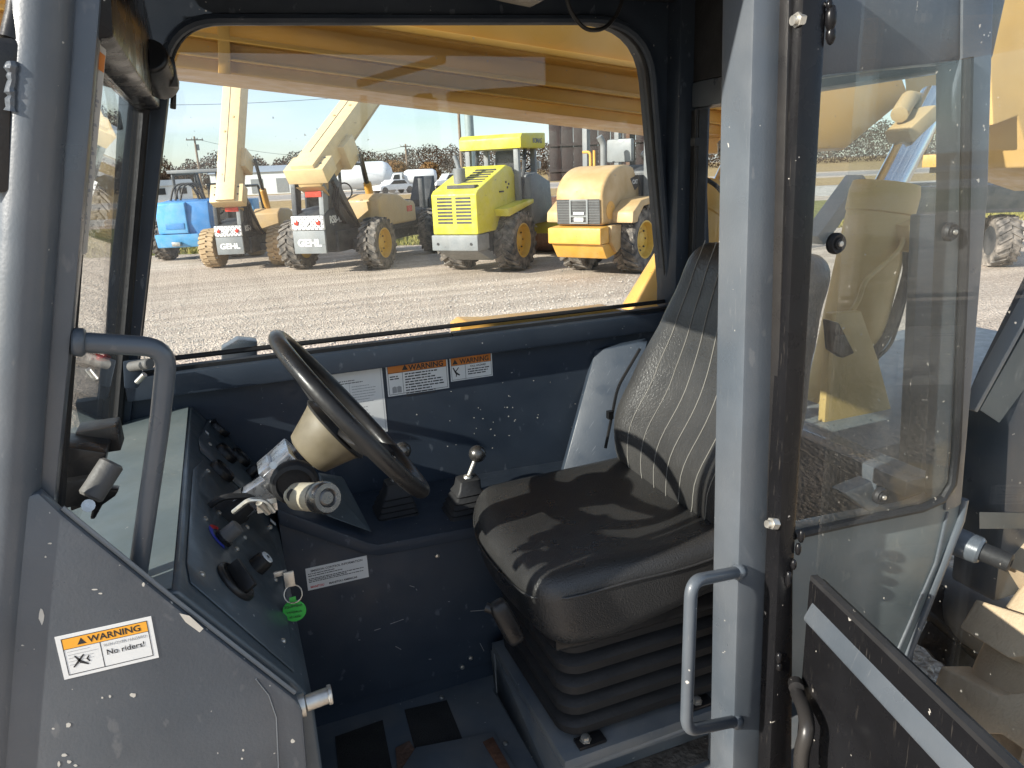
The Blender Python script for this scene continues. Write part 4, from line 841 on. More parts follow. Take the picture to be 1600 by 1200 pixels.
b = B(); b.lathe((WX, yc, WZ), (0, 1, 0), [(.285, -.2), (.28, -.14), (.1, -.12), (.1, .1), (.28, .14), (.285, .2)], 32); b.done('rim', 'cyl_tan', tyre)
b = B(); b.cyl((WX, 1.0, WZ), (WX, 2.2, WZ), .09, 16); b.done('axle', 'steelgrey', T)
# dome lamp and cable under the roof
b = B(); q = P(812, -8, y=1.66); b.box(q+V(0, .02, .03), (.13, .12, .06), Matrix.Rotation(R(8), 3, 'Y')); b.mi = 1; b.box(q+V(.005, .02, -.004), (.09, .07, .008), Matrix.Rotation(R(8), 3, 'Y')); b.done('dome_lamp', ['gunmetal', 'hub_gold'], T, bevel=.004)
b = B(); b.tube(rpath([P(880, -30, y=1.7), P(890, 18, y=1.7), P(915, 48, y=1.7), P(945, 46, y=1.7), P(968, 18, y=1.7), P(978, -30, y=1.7)], .05), .005, 8); b.done('cable', 'black_plastic', T)

# ================================================================== PARKED MACHINES BEHIND
def wheel(parent, c, r, w, m='tyre_bg', rim='rim_yellow', lugs=18, out=1, block=False):
    key = ('w', r, w, m, rim, lugs, out, block)
    if key in WC:
        src = WC[key]; o = src.copy(); COL.objects.link(o); o.parent = parent; o.location = c
        for ch in src.children:
            q = ch.copy(); COL.objects.link(q); q.parent = o
        return o
    b = B(); h = w/2
    b.lathe((0, 0, 0), (1, 0, 0), [(r*.56, -h*.85), (r*.7, -h), (r*.86, -h*.98), (r*.93, -h*.8), (r*.94, 0), (r*.93, h*.8), (r*.86, h*.98), (r*.7, h), (r*.56, h*.85)], 32, True)
    for k in range(lugs):
        for sg in (-1, 1):
            a = 2*math.pi*(k+(.5 if sg > 0 else 0))/lugs; da = 2*math.pi/lugs; f = .62 if block else .42; sl = .25 if block else .75
            o4 = [(0, .0), (f, .0), (f+sl, 1.0), (sl, 1.0)]
            def q(u, wv, rr_): an = a+da*u; return V(sg*wv*h, math.cos(an)*rr_, math.sin(an)*rr_)
            lo = [q(u, wv, r*(.92 if wv < .9 else .80)) for u, wv in o4]; hi = [q(u, wv*1.0, r*(1.0 if wv < .9 else .965)) for u, wv in o4]
            b.faces(lo+hi, [(4, 5, 6, 7), (0, 1, 5, 4), (1, 2, 6, 5), (2, 3, 7, 6), (3, 0, 4, 7)])
    o = b.done('wheel', m, parent, smooth=35); o.location = c
    b = B(); b.lathe((0, 0, 0), (out, 0, 0), [(r*.57, -h*.8), (r*.58, h*.86), (r*.53, h*.88), (r*.50, h*.35), (r*.22, h*.25), (r*.22, h*.45), (r*.12, h*.55), (0, h*.55)], 24); b.done('rim', rim, o, smooth=30)
    b = B()
    for k in range(8): a = k*math.pi/4; b.cyl(V(out*h*.22, math.cos(a)*r*.33, math.sin(a)*r*.33), V(out*h*.40, math.cos(a)*r*.33, math.sin(a)*r*.33), r*.03, 6)
    b.done('lug_nuts', 'bg_dark', o)
    WC[key] = o; return o
WC = {}
def bar(parent, name, m, pts, r, n=8, rad=.08): b = B(); b.tube(rpath(pts, rad, 4), r, n); return b.done(name, m, parent)
def bx(parent, name, m, x0, x1, y0, y1, z0, z1, bev=.02): b = B(); b.bb(x0, x1, y0, y1, z0, z1); return b.done(name, m, parent, bevel=bev)
def side(parent, name, m, prof, x0, x1, bev=.02, seg=2): b = B(); b.prism([(x0, y, z) for y, z in prof], (x1-x0, 0, 0)); return b.done(name, m, parent, bevel=bev, seg=seg)

def lift_truck(loc, az, label, tyre_m, rim_m, block, bang, blen, model, hood=True, reach=True, k=1.0):
    t = thing('telehandler', label, 'telehandler', loc, -az, 'raised boom telehandlers parked in the row'); t.scale = (k, k, k)
    for x in (-.92, .92):
        for y in (0, 3.0): wheel(t, V(x, y, .53), .53, .40, tyre_m, rim_m, 20 if not block else 24, 1 if x > 0 else -1, block)
    bx(t, 'chassis', 'bg_dark', -.42, .42, -.7, 3.3, .42, .84, .03)
    bx(t, 'rear_axle', 'bg_dark', -.75, .75, -.1, .1, .43, .63); bx(t, 'front_axle', 'bg_dark', -.75, .75, 2.9, 3.1, .43, .63)
    side(t, 'rear_body', 'bg_dark', [(-1.03, .46), (-1.03, 1.16), (-.85, 1.25), (-.2, 1.32), (.25, .95), (.5, .5)], -.34, .36, .03)
    cw = B(); cw.bb(-.35, .35, -1.08, -1.025, .44, .88); cw = cw.done('counterweight', 'bg_grey', t, bevel=.01)
    text('GEHL', .19, V(0, -1.082, .585), (1, 0, 0), (0, 0, 1), 'bg_white', cw, align='CENTER', bold=.035, squeeze=1.12, ext=.004)
    lp = B(); lp.bb(-.35, .35, -1.08, -1.025, .895, 1.16); lp = lp.done('light_panel', 'bg_white', t, bevel=.005)
    b = B()                                        # black lattice print on the light panel
    for i in range(15):
        for j in range(6):
            if (i+j) % 2 == 0: x, z = -.329+i*.047, .915+j*.045; b.prism([(x, -1.0815, z-.017), (x+.017, -1.0815, z), (x, -1.0815, z+.017), (x-.017, -1.0815, z)], (0, -.002, 0))
    b.done('lattice_print', 'ink', lp, smooth=0)
    for x, m_ in ((-.24, 'red_lamp'), (0, 'bg_white'), (.24, 'red_lamp')): b = B(); b.lathe((x, -1.084, 1.03), (0, -1, 0), [(.05, 0), (.045, .02), (.02, .03)], 18); b.done('tail_lamp', m_, lp)
    # uprights that carry the boom
    for x in (-.36, .24): side(t, 'upright', 'bg_dark' if x < 0 else 'bg_grey', [(-1.0, 1.17), (-.82, 1.17), (-.68, 2.0), (-.92, 2.0)], x, x+.1, .01)
    side(t, 'side_plate', 'bg_dark', [(-.81, 1.2), (-.68, 1.98), (-.45, 1.95), (.4, .9), (-.2, 1.0)], .27, .35, .02)
    tx = text(model, .2, V(.362, -.85, 1.0), (0, 1, 0), (0, 0, 1), 'bg_white', t, 'model_lettering', bold=.02, squeeze=.85, ext=.004)
    # cab frame
    x0, x1 = -.80, .02
    for x in (x0, x1): bar(t, 'roll_bar', 'bg_dark', [V(x, .25, .9), V(x, .35, 2.12), V(x, 1.35, 2.12), V(x, 1.62, 1.2)], .035)
    for y in (.35, .7, 1.05, 1.33): bar(t, 'roof_bar', 'bg_dark', [V(x0, y, 2.12), V(x1, y, 2.12)], .03)
    bx(t, 'cab_tub', 'bg_dark', x0, x1, .25, 1.65, .8, 1.2); b = B(); b.rbox((.42, .14, .5), .06, 6, lambda v: v+V(-.4, .55, 1.45)); b.done('operator_seat', 'black_plastic', t); bx(t, 'cab_glass', 'glass_dark', x0-.01, x0+.01, .35, 1.3, 1.2, 2.05, 0)
    if hood:
        side(t, 'engine_hood', 'hood_tan', [(.35, .82), (.35, 1.38), (.6, 1.5), (1.3, 1.46), (1.75, 1.3), (2.1, 1.28), (2.2, 1.2), (2.2, .82)], .12, .86, .05, 3)
        bx(t, 'hood_vent', 'bg_dark', .2, .8, 1.76, 2.08, 1.29, 1.315, .005); bx(t, 'hood_reflector', 'red_lamp', .862, .868, 1.7, 1.98, 1.05, 1.18, 0)
    # boom with its heel
    be = R(bang); bd = V(0, math.cos(be), math.sin(be)); bn = V(0, -math.sin(be), math.cos(be)); o0 = V(.14, -.82, 1.86)
    def bsec(name, m, s0, s1, hw, t0, t1, bev=.015, w2=None, par=t):
        b = B(); b.loft([[o0+bd*s+V(x, 0, 0)+bn*z for x, z in ((-w_, t0), (w_, t0), (w_, t1), (-w_, t1))] for s, w_ in ((s0, hw), (s1, w2 or hw))]); return b.done(name, m, par, bevel=bev)
    boom = bsec('boom', 'cream', -.28, blen, .24, -.02, .44)
    bsec('boom_inner', 'cream', blen-.2, blen+2.6, .19, .05, .38, par=boom)
    bsec('boom_heel', 'cream', -.30, .18, .42, .06, .36, par=boom); bsec('boom_shoulder', 'cream', .75, 1.25, .37, -.30, .20, par=boom)
    bsec('boom_belly', 'cream_dark', -.1, .9, .20, -.24, -.01, par=boom)
    b = B(); b.prism([o0+V(x, -.02, 0)+bd*s for x, s in ((-.3, -.31), (.3, -.31))]+[o0+V(x, .10, -.36) for x in (.2, -.2)], (0, .05, 0)); b.done('heel_plate', 'cream_dark', boom, bevel=.01)
    b = B(); b.box(o0+V(0, -.15, -.30)+bd*.0, (.34, .03, .10)); b.done('heel_reflector', 'red_lamp', boom)
    b = B(); b.tube([o0+bd*.9+V(.12, 0, 0)+bn*-.1, o0+bd*blen+V(.12, 0, 0)+bn*-.1], .06, 10); b.tube([o0+bd*1.1+V(.02, 0, 0)+bn*-.1, o0+bd*(blen)+V(.02, 0, 0)+bn*-.1], .04, 8); b.done('boom_pipe', 'cream_dark', boom)
    b = B(); b.prism([o0+bd*s_+V(x_, 0, 0)+bn*.4415 for x_, s_ in ((-.035, .2), (-.02, .2), (-.02, blen), (-.035, blen))], bn*.003); b.done('boom_seam', 'bg_dark', boom)
    for x_, s_ in ((-.3, -.1), (.3, -.1), (-.3, .1), (.3, .1)): b = B(); b.lathe(o0+bd*s_+V(x_, 0, 0)+bn*.361, bn, [(.022, 0), (.02, .012), (.01, .016)], 8); b.done('heel_bolt', 'bg_dark', boom)
    for x_, s_ in ((-.1, 1.6), (.1, 2.0)): b = B(); b.lathe(o0+bd*s_+V(x_, 0, 0)+bn*.4415, bn, [(.035, 0), (.03, .01), (.01, .012)], 8); b.done('boom_plug', 'cream_dark', boom)
    for k_ in range(3): bar(boom, 'heel_hose', 'rubber', [o0+V(.2+.05*k_, .3, -.2), o0+V(.26+.05*k_, .1, -.5-.1*k_), o0+V(.22+.04*k_, .5, -.9)], .022, 6, .2)
    bar(t, 'mirror_arm', 'bg_dark', [V(-.82, 1.3, 1.9), V(-1.1, 1.35, 1.95)], .015); bx(t, 'mirror', 'bg_dark', -1.2, -1.05, 1.32, 1.36, 1.8, 2.05, .01)
    b = B(); b.tube([V(-.4, 1.25, 1.55)+V(math.cos(a_*.3927)*.18, 0, math.sin(a_*.3927)*.18) for a_ in range(16)], .018, 6, True); b.done('steering_wheel', 'black_plastic', t)
    p0 = V(.42, 1.0, .95); p1 = o0+bd*1.15+V(.44, 0, 0)+bn*-.2; pm = p0.lerp(p1, .58)
    b = B(); b.cyl(p0, pm, .085, 16, .01); b.mi = 1; b.cyl(pm, p1, .045, 12); b.done('lift_cylinder', ['boom_yellow', 'gunmetal'], t)
    bar(t, 'hydraulic_hose', 'rubber', [V(.36, -.6, 1.8), V(.42, -.3, 1.3), V(.45, .1, .9), V(.4, .5, .8)], .035, 8, .2)
    if reach:
        bx(t, 'front_frame', 'bg_dark', .2, .62, 1.1, 4.2, .68, 1.08, .03); bx(t, 'side_frame', 'bg_dark', .425, .70, .6, 3.4, .74, 1.06, .03)
        side(t, 'fork_carriage', 'bg_dark', [(3.4, 1.05), (3.4, 1.25), (3.75, 1.8), (3.85, 1.8), (3.9, 1.05)], .2, .7, .01); bx(t, 'lamp_post', 'bg_dark', .55, .66, 3.15, 3.28, 1.05, 1.75, .01)
    return t
G2 = P(532, 420, z=0)
gehl2 = lift_truck((G2.x, G2.y, 0), R(38), 'telehandler with black tyres and yellow rims, long cream boom leaning back', 'tyre_bg', 'rim_yellow', False, 31, 5.8, 'RS8-42')
G1 = P(390, 416, z=0)
gehl1 = lift_truck((G1.x, G1.y, 0), R(24), 'telehandler with dusty tan block tyres and cream boom raised almost upright', 'tyre_bg_tan', 'tyre_bg_tan', True, 62, 5.2, 'RS5-34', reach=False, k=.83)

# --- blue telehandler
q0 = P(316, 404, z=0)
t = thing('telehandler', 'bright blue telehandler with black open canopy beside the upright boom', 'telehandler', (q0.x, q0.y, 0), -R(22)); BL = t
for x in (-.88, .88):
    for y in (0, 2.7): wheel(t, V(x, y, .5), .5, .36, 'tyre_bg', 'bg_dark', 20, 1 if x > 0 else -1)
side(t, 'body', 'tele_blue', [(-.9, .5), (-1.0, .95), (-.95, 1.45), (-.3, 1.5), (.5, 1.35), (1.6, 1.15), (2.6, 1.1), (2.6, .55)], -.45, .75, .04)
side(t, 'rear_cover', 'tele_blue_light', [(-1.06, .72), (-1.06, 1.42), (-.92, 1.46), (-.92, .7)], -.5, .22, .03); side(t, 'lower_bumper', 'tele_blue_light', [(-.98, .38), (-1.06, .7), (-.8, .7), (-.75, .38)], -.62, .45, .03)
bx(t, 'bumper_slot', 'tele_blue', -.3, .15, -1.075, -1.062, .82, .96, .004); bx(t, 'tow_hitch', 'steel', -.2, .0, -1.12, -.98, .42, .52, .01)
bx(t, 'toolbox', 'tele_blue_light', .55, 1.25, .7, 1.2, 1.0, 1.42, .03); bx(t, 'toolbox_window', 'bg_dark', .65, 1.15, .69, .699, 1.12, 1.34, 0)
text('SLX13', .2, V(.16, -.955, 1.2), (1, 0, 0), (0, 0, 1), 'red', t, 'model_lettering', bold=.02, squeeze=.8, ext=.004)
for x in (-1.1, .7): side(t, 'mudguard', 'bg_grey', [(-.55, 1.0), (-.3, 1.1), (.35, 1.1), (.6, .98), (.35, 1.05), (-.3, 1.05)], x, x+.4, .01)
for x in (-.35, .75): bar(t, 'roll_bar', 'bg_dark', [V(x, -.1, 1.3), V(x, -.15, 2.1), V(x, 1.3, 2.14), V(x, 1.6, 1.2)], .04)
bar(t, 'roll_bar', 'bg_dark', [V(.2, -.13, 1.4), V(.2, -.15, 2.1)], .03); bx(t, 'canopy', 'steelgrey', -.42, .85, -.3, 1.4, 2.11, 2.19, .02)
for k in range(3): bar(t, 'hose_loop', 'rubber', [V(-.3+k*.12, -.6, 1.45), V(-.2+k*.12, -.5, 1.85), V(.2+k*.1, -.45, 1.88), V(.42+k*.06, -.5, 1.4)], .025, 6, .25)
bx(t, 'operator_seat', 'black_plastic', .25, .62, .35, .5, 1.3, 1.85, .03)

# --- soil compactors
def grille(parent, x0, x1, z0, z1, y, rows, cols, m):
    for c in range(cols):
        for r_ in range(rows):
            w = (x1-x0)/cols; h = (z1-z0)/rows; xx = x0+c*w+w*.1; zz = z0+r_*h+h*.2; b = B(); b.bb(xx, xx+w*.8, y-.006, y+.004, zz, zz+h*.6); b.done('grille_slot', m, parent, smooth=0)
q0 = P(763, 421, z=0); 
t = thing('soil_compactor', 'lime yellow soil compactor with slotted grille and yellow canopy roof', 'roller', (q0.x, q0.y, 0), -R(47)); BOM = t
for x in (-.60, .60): wheel(t, V(x, 0, .565), .565, .44, 'tyre_bg', 'rim_yellow', 18, 1 if x > 0 else -1)
hd = side(t, 'engine_hood', 'lime', [(-1.2, .78), (-1.2, 1.48), (-1.13, 1.54), (-.9, 1.62), (.05, 1.95), (.30, 1.90), (.62, 1.50), (.62, 1.2), (.1, 1.0), (-.4, .8)], -.46, .46, .03, 3)
grille(hd, -.38, .38, .96, 1.44, -1.2, 8, 2, 'mesh_dark')
bx(hd, 'hood_grid', 'mesh_dark', -.2, .36, -1.06, -.92, 1.57, 1.63, 0); b = B()
for k in range(6): b.box((.15+.0*k, -.75+k*.11, 1.665+k*.041), (.42, .045, .02), Matrix.Rotation(R(21), 3, 'X'))
b.done('hood_vents', 'mesh_dark', hd)
side(t, 'side_fender', 'lime', [(-.55, 1.18), (.35, 1.28), (.62, 1.3), (.62, 1.22), (.0, 1.12), (-.5, 1.04)], .461, .75, .02); side(t, 'side_fender', 'lime', [(-.55, 1.18), (.35, 1.28), (.62, 1.3), (.62, 1.22), (.0, 1.12), (-.5, 1.04)], -.75, -.461, .02)
for k, (y, z) in enumerate([(.0, 1.62), (.12, 1.58), (.06, 1.52)]): bx(hd, 'hood_mark', 'ink', .461, .464, y-.03, y+.03, z, z+.04, 0)
bx(hd, 'hood_handle', 'ink', .461, .475, -.3, -.12, 1.46, 1.49, .003)
side(t, 'rear_bumper', 'bg_grey', [(-1.26, .50), (-1.26, .775), (-.8, .775), (-.8, .5)], -.47, .47, .02); side(t, 'belly_plate', 'bg_grey', [(-1.2, .495), (-.8, .495), (-.4, .28), (-.6, .26)], -.42, .42, .01)
bx(t, 'frame', 'bg_dark', -.40, .40, -.79, .8, .42, .92, .02); bx(t, 'axle', 'bg_dark', -.5, .5, -.1, .1, .47, .67)
for x in (-.34, .34): b = B(); b.cyl(V(x, -1.27, .62), V(x, -1.255, .62), .025, 12); b.done('tow_eye', 'ink', t)
b = B(); b.cyl(V(-.12, -.72, 1.62), V(-.12, -.72, 1.92), .11, 18, .01); b.cyl(V(-.12, -.72, 1.9), V(-.16, -.72, 2.06), .045, 12); b.tube([V(-.16, -.72, 2.02), V(-.2, -.72, 2.14)], .04, 10); b.done('exhaust', 'steelgrey', t)
for x in (-.52, .52):
    for y in (.42, 1.2): side(t, 'canopy_post', 'steelgrey', [(y-.05, 1.2), (y+.05, 1.2), (y+.05-.02, 2.3), (y-.05-.02, 2.3)], x-.05, x+.05, .01)
    bar(t, 'canopy_brace', 'bg_dark', [V(x, .55, 1.3), V(x, .8, 2.28)], .04)
side(t, 'canopy', 'lime', [(.30, 2.24), (.30, 2.44), (.38, 2.51), (1.5, 2.54), (1.5, 2.28), (1.4, 2.24)], -.66, .66, .03)
text('BOMAG', .13, V(.662, .85, 2.34), (0, 1, 0), (0, 0, 1), 'steelgrey', t, 'canopy_lettering', bold=.02, squeeze=1.0, ext=.003)
side(t, 'platform', 'steelgrey', [(.63, 1.0), (.63, 1.75), (.9, 1.8), (1.6, 1.6), (1.7, 1.1), (1.6, .8), (.8, .8)], -.62, .70, .05)
b = B(); b.rbox((.5, .14, .55), .06, 6, lambda v: v+V(.1, .85, 1.95)); b.rbox((.5, .5, .12), .05, 6, lambda v: v+V(.1, 1.1, 1.72)); b.done('operator_seat', 'black_plastic', t)
b = B(); wc_ = V(.1, 1.62, 2.0); b.tube([wc_+V(math.cos(a*.3927)*.2, math.sin(a*.3927)*.1, math.sin(a*.3927)*.17) for a in range(16)], .018, 6, True); b.tube([wc_, V(.1, 1.75, 1.5)], .04, 8); b.done('steering_wheel', 'black_plastic', t)
bx(t, 'dash_lamp', 'white', .42, .55, 1.42, 1.5, 1.85, 2.0, .02)
side(t, 'drum_frame', 'lime', [(1.4, .55), (1.4, 1.0), (4.3, .95), (4.3, .55)], .78, .95, .02); side(t, 'drum_frame', 'lime', [(1.4, .55), (1.4, 1.0), (4.3, .95), (4.3, .55)], -.95, -.78, .02); bx(t, 'drum_crossbeam', 'lime', -.775, .775, 1.45, 1.7, .56, 1.0)
b = B(); b.lathe((-.75, 3.1, .62), (1, 0, 0), [(.56, 0), (.62, .0), (.62, 1.5), (.56, 1.5)], 40); b.done('drum', 'rust', t); bx(t, 'hydraulic_block', 'rust', -.3, .5, 1.3, 1.65, 1.0, 1.3, .05)

q0 = P(951, 423, z=0)
t = thing('soil_compactor', 'dusty tan soil compactor with rounded hood, tall exhaust and orange bumper', 'roller', (q0.x, q0.y, 0), -R(58)); CAT = t
for x in (-.56, .56): wheel(t, V(x, 0, .58), .58, .44, 'tyre_bg', 'rim_yellow', 18, 1 if x > 0 else -1)
def catprof(n=12):
    out = [(-1.0, .90), (-1.02, 1.36)]
    for k in range(n+1): a = R(180-115*k/n); out.append((-.24+.78*math.cos(a), 1.36+.50*math.sin(a)))
    return out+[(.30, 1.5), (.34, .9)]
hd = side(t, 'engine_hood', 'cat_tan', catprof(), -.46, .46, .06, 3)
gp = B(); gp.prism([(-.42, -1.028, .92), (.42, -1.028, .92), (.42, -1.045, 1.33), (-.42, -1.045, 1.33)], (0, -.004, 0)); gp = gp.done('grille', 'mesh_dark', hd, smooth=0)
b = B(); b.bb(-.16, -.13, -1.062, -1.046, .93, 1.33); b.bb(.17, .20, -1.062, -1.046, .93, 1.33); b.bb(-.13, .17, -1.062, -1.046, 1.04, 1.065); b.bb(-.13, .17, -1.062, -1.046, .93, .95); b.bb(-.13, .17, -1.062, -1.046, 1.31, 1.33); b.done('grille_frame', 'bg_grey', hd); b = B(); b.bb(-.08, .12, -1.06, -1.047, 1.08, 1.12); b.bb(-.07, .11, -1.06, -1.047, .97, 1.03); b.done('plate', 'bg_white', hd)
for k in range(9): b = B(); b.bb(-.42, .42, -1.0485, -1.0462, .95+k*.043, .955+k*.043); b.done('grille_bar', 'steelgrey', hd, smooth=0)
side(t, 'fender', 'cat_tan', [(-.72, .92), (-.70, 1.10), (-.4, 1.28), (.1, 1.32), (.55, 1.25), (1.0, 1.12), (1.0, 1.02), (.5, 1.15), (.1, 1.2), (-.3, 1.17), (-.5, 1.0), (-.52, .92)], .462, .86, .03); side(t, 'fender', 'cat_tan', [(-.72, .92), (-.70, 1.10), (-.4, 1.28), (.1, 1.32), (.55, 1.25), (1.0, 1.12), (1.0, 1.02), (.5, 1.15), (.1, 1.2), (-.3, 1.17), (-.5, 1.0), (-.52, .92)], -.86, -.462, .03)
side(t, 'rear_bumper', 'cat_yellow', [(-1.2, .60), (-1.2, .87), (-.9, .89), (-.9, .60)], -.52, .52, .03); side(t, 'belly_plate', 'cat_yellow', [(-1.12, .595), (-.8, .595), (-.6, .40), (-.95, .34)], -.5, .5, .02); side(t, 'bumper_arm', 'cat_tan', [(-.89, .62), (-.89, .89), (-.55, .89), (-.57, .5), (-.7, .42)], .40, .56, .02)
bx(t, 'frame', 'bg_dark', -.39, .39, -.78, .8, .42, .88, .02); b = B(); b.lathe((.462, -.75, 1.13), (1, 0, 0), [(.15, 0), (.15, .004), (0, .005)], 24); b.done('side_badge', 'cat_yellow', hd)
side(hd, 'side_window', 'ink', [(-.05, 1.62), (.22, 1.68), (.3, 1.5), (.12, 1.42)], .4615, .468, 0); text('CAT', .1, V(.47, .02, 1.53), (0, 1, 0), (0, 0, 1), 'bg_white', hd, 'side_lettering', bold=.02, ext=.002)
b = B(); b.tube(rpath([V(.02, -.2, 1.75), V(.02, -.2, 2.22), V(-.02, -.27, 2.34)], .06, 5), .055, 14); b.done('exhaust', 'steelgrey', t)
bar(t, 'hand_rail', 'cat_yellow', [V(-.3, -.1, 1.8), V(-.3, -.1, 2.1), V(-.45, -.1, 2.1)], .025); bar(t, 'hand_rail', 'cat_yellow', [V(-.22, -.1, 1.8), V(-.22, -.1, 2.12)], .025)
for y in (.3, 1.5):
    for x in (-.62, .62): side(t, 'roll_post', 'steelgrey', [(y-.06, 1.1), (y+.06, 1.1), (y+.06, 3.0), (y-.06, 3.0)], x-.05, x+.05, .01)
bx(t, 'roll_roof', 'steelgrey', -.7, .7, .2, 1.6, 3.0, 3.06, .02)
bx(t, 'seat_back', 'bg_grey', -.2, .3, .30, .42, 1.9, 2.3, .04); side(t, 'platform', 'bg_dark', [(.35, .95), (.35, 1.75), (.6, 1.85), (1.1, 1.6), (1.6, 1.2), (1.6, .95)], -.55, .6, .04)
for x, y, z in ((.45, .55, 2.0), (.55, .7, 1.9), (.4, .8, 1.85)): b = B(); b.lathe((x, y, z), (.6, -.6, .2), [(.09, 0), (.08, .06), (.03, .08)], 14); b.done('work_lamp', 'gunmetal', t)
bar(t, 'grab_rail', 'cat_yellow', [V(.82, 1.0, 1.1), V(.82, 1.15, 2.1), V(.82, 1.4, 2.1), V(.82, 1.5, 1.0)], .03); bx(t, 'step', 'cat_yellow', .62, .95, .9, 1.5, 1.0, 1.12, .02)
side(t, 'drum_frame', 'cat_tan', [(1.5, .5), (1.5, 1.0), (4.4, .95), (4.4, .5)], .80, .98, .02); side(t, 'drum_frame', 'cat_tan', [(1.5, .5), (1.5, 1.0), (4.4, .95), (4.4, .5)], -.98, -.80, .02); bx(t, 'drum_crossbeam', 'cat_tan', -.795, .795, 1.55, 1.8, .56, 1.0)
b = B(); b.lathe((-.77, 3.1, .62), (1, 0, 0), [(.56, 0), (.62, .0), (.62, 1.54), (.56, 1.54)], 40); b.done('drum', 'rust', t)

# --- dark chassis with a chunky tyre seen beyond the open door
q0 = P(1566, 416, z=0); t = thing('machine_trailer', 'dark steel chassis on grey chevron tyres standing beyond the open door', 'trailer', (q0.x, q0.y, 0), R(-30))
for y in (0, 1.5): wheel(t, V(-.1, y, .42), .42, .36, 'tyre_bg', 'bg_dark', 18, 1)
bx(t, 'beam', 'bg_dark', -2.2, 2.6, -.25, 0.05, .88, 1.32, .02); bx(t, 'beam', 'bg_dark', -2.2, 2.6, 1.4, 1.7, .88, 1.32, .02); bx(t, 'axle_bracket', 'bg_dark', -.9, -.35, .1, 1.4, .35, .95, .02)

# ================================================================== FAR SURROUNDINGS
def pole(u, v_top, dist_p, h, r, label, arms=True, name='utility_pole', m='wood_pole', grp=None):
    t = thing(name, label, 'pole', (dist_p.x, dist_p.y, 0), R(20), grp)
    b = B(); b.tube([V(0, 0, -.2), V(0, 0, h*.5), V(0, 0, h)], [r*1.15, r, r*.8], 10); b.done('shaft', m, t)
    if arms:
        b = B(); b.bb(-1.2, 1.2, -.07, .07, h-.55, h-.4); b.done('crossarm', m, t)
        for x in (-1.1, -.4, .4, 1.1): b = B(); b.cyl(V(x, 0, h-.4), V(x, 0, h-.2), .06, 8); b.done('insulator', 'steelgrey', t)
        b = B(); b.cyl(V(.3, 0, h-1.9), V(.3, 0, h-1.1), .2, 10); b.done('transformer', 'steelgrey', t)
    return t
def atdist(u, d):       # ground point in the direction of a photo column, d metres away
    r_ = fw*F+rt*(u-800)-up*(270-600); r_ = Vector((r_.x, r_.y, 0)).normalized()*d; return Vector((r_.x, r_.y, 0))
def ztop(u, v, p):      # height at which the pixel's ray passes over ground point p
    r_ = fw*F+rt*(u-800)-up*(v-600); k = Vector((p.x, p.y)).length/Vector((r_.x, r_.y)).length; return CAM.z+r_.z*k
pA = atdist(312, 120); pole(0, 0, pA, ztop(308, 213, pA), .16, 'leaning wooden utility pole with crossarm beside the white shed')
pB = atdist(637, 150); pole(0, 0, pB, ztop(634, 225, pB), .2, 'wooden utility pole with crossarm behind the white tanker truck')
pC = atdist(722, 60); pole(0, 0, pC, ztop(718, 100, pC), .11, 'slim wooden pole next to the thick green steel pole', False)
pD = atdist(737, 48); pole(0, 0, pD, ztop(735, 60, pD), .29, 'thick green grey steel pole behind the lime compactor', False, 'steel_pole', 'galv')
def wire(a, c, sag, lab):
    b = B(); b.tube([a.lerp(c, i/16)-V(0, 0, sag*4*(i/16)*(1-i/16)) for i in range(17)], .025, 5); tag(b.done('power_line', 'wire'), lab, 'cable', 'power lines')
hA, hB = ztop(308, 213, pA)-.3, ztop(634, 225, pB)-.3
wire(V(pA.x, pA.y, hA), V(pB.x, pB.y, hB), 2.2, 'thin cable slung between the two crossarm poles')
e0 = atdist(150, 95); e1_ = atdist(760, 75); wire(V(e0.x, e0.y, ztop(150, 162, e0)), V(e1_.x, e1_.y, ztop(760, 128, e1_)), .8, 'high thin cable crossing the sky under the yellow boom')
# brown steel sign back on posts
pS = atdist(935, 27); t = thing('billboard', 'dark brown ribbed steel billboard on posts behind the tan compactor', 'billboard', (pS.x, pS.y, 0), R(-34))
zb2, zt2 = ztop(935, 280, pS), ztop(935, 170, pS); hw = 1.72
for i in range(8): x = -hw+i*2*hw/8; b = B(); b.bb(x, x+2*hw/8-.015, 0, .05, zb2, zt2); b.done('panel', 'brown_steel', t, bevel=.004)
for z in (zb2+.3, (zb2+zt2)/2, zt2-.25): b = B(); b.bb(-hw, hw, -.07, -.002, z, z+.09); b.done('rail', 'brown_steel', t)
for x in (-hw+.45, hw-.3): b = B(); b.bb(x-.07, x+.07, .052, .19, -.2, zt2-.1); b.done('post', 'metal_siding', t)
b = B(); b.bb(hw-.75, hw-.63, -.2, -.08, 0, zt2+.5); b.done('post', 'rust', t)
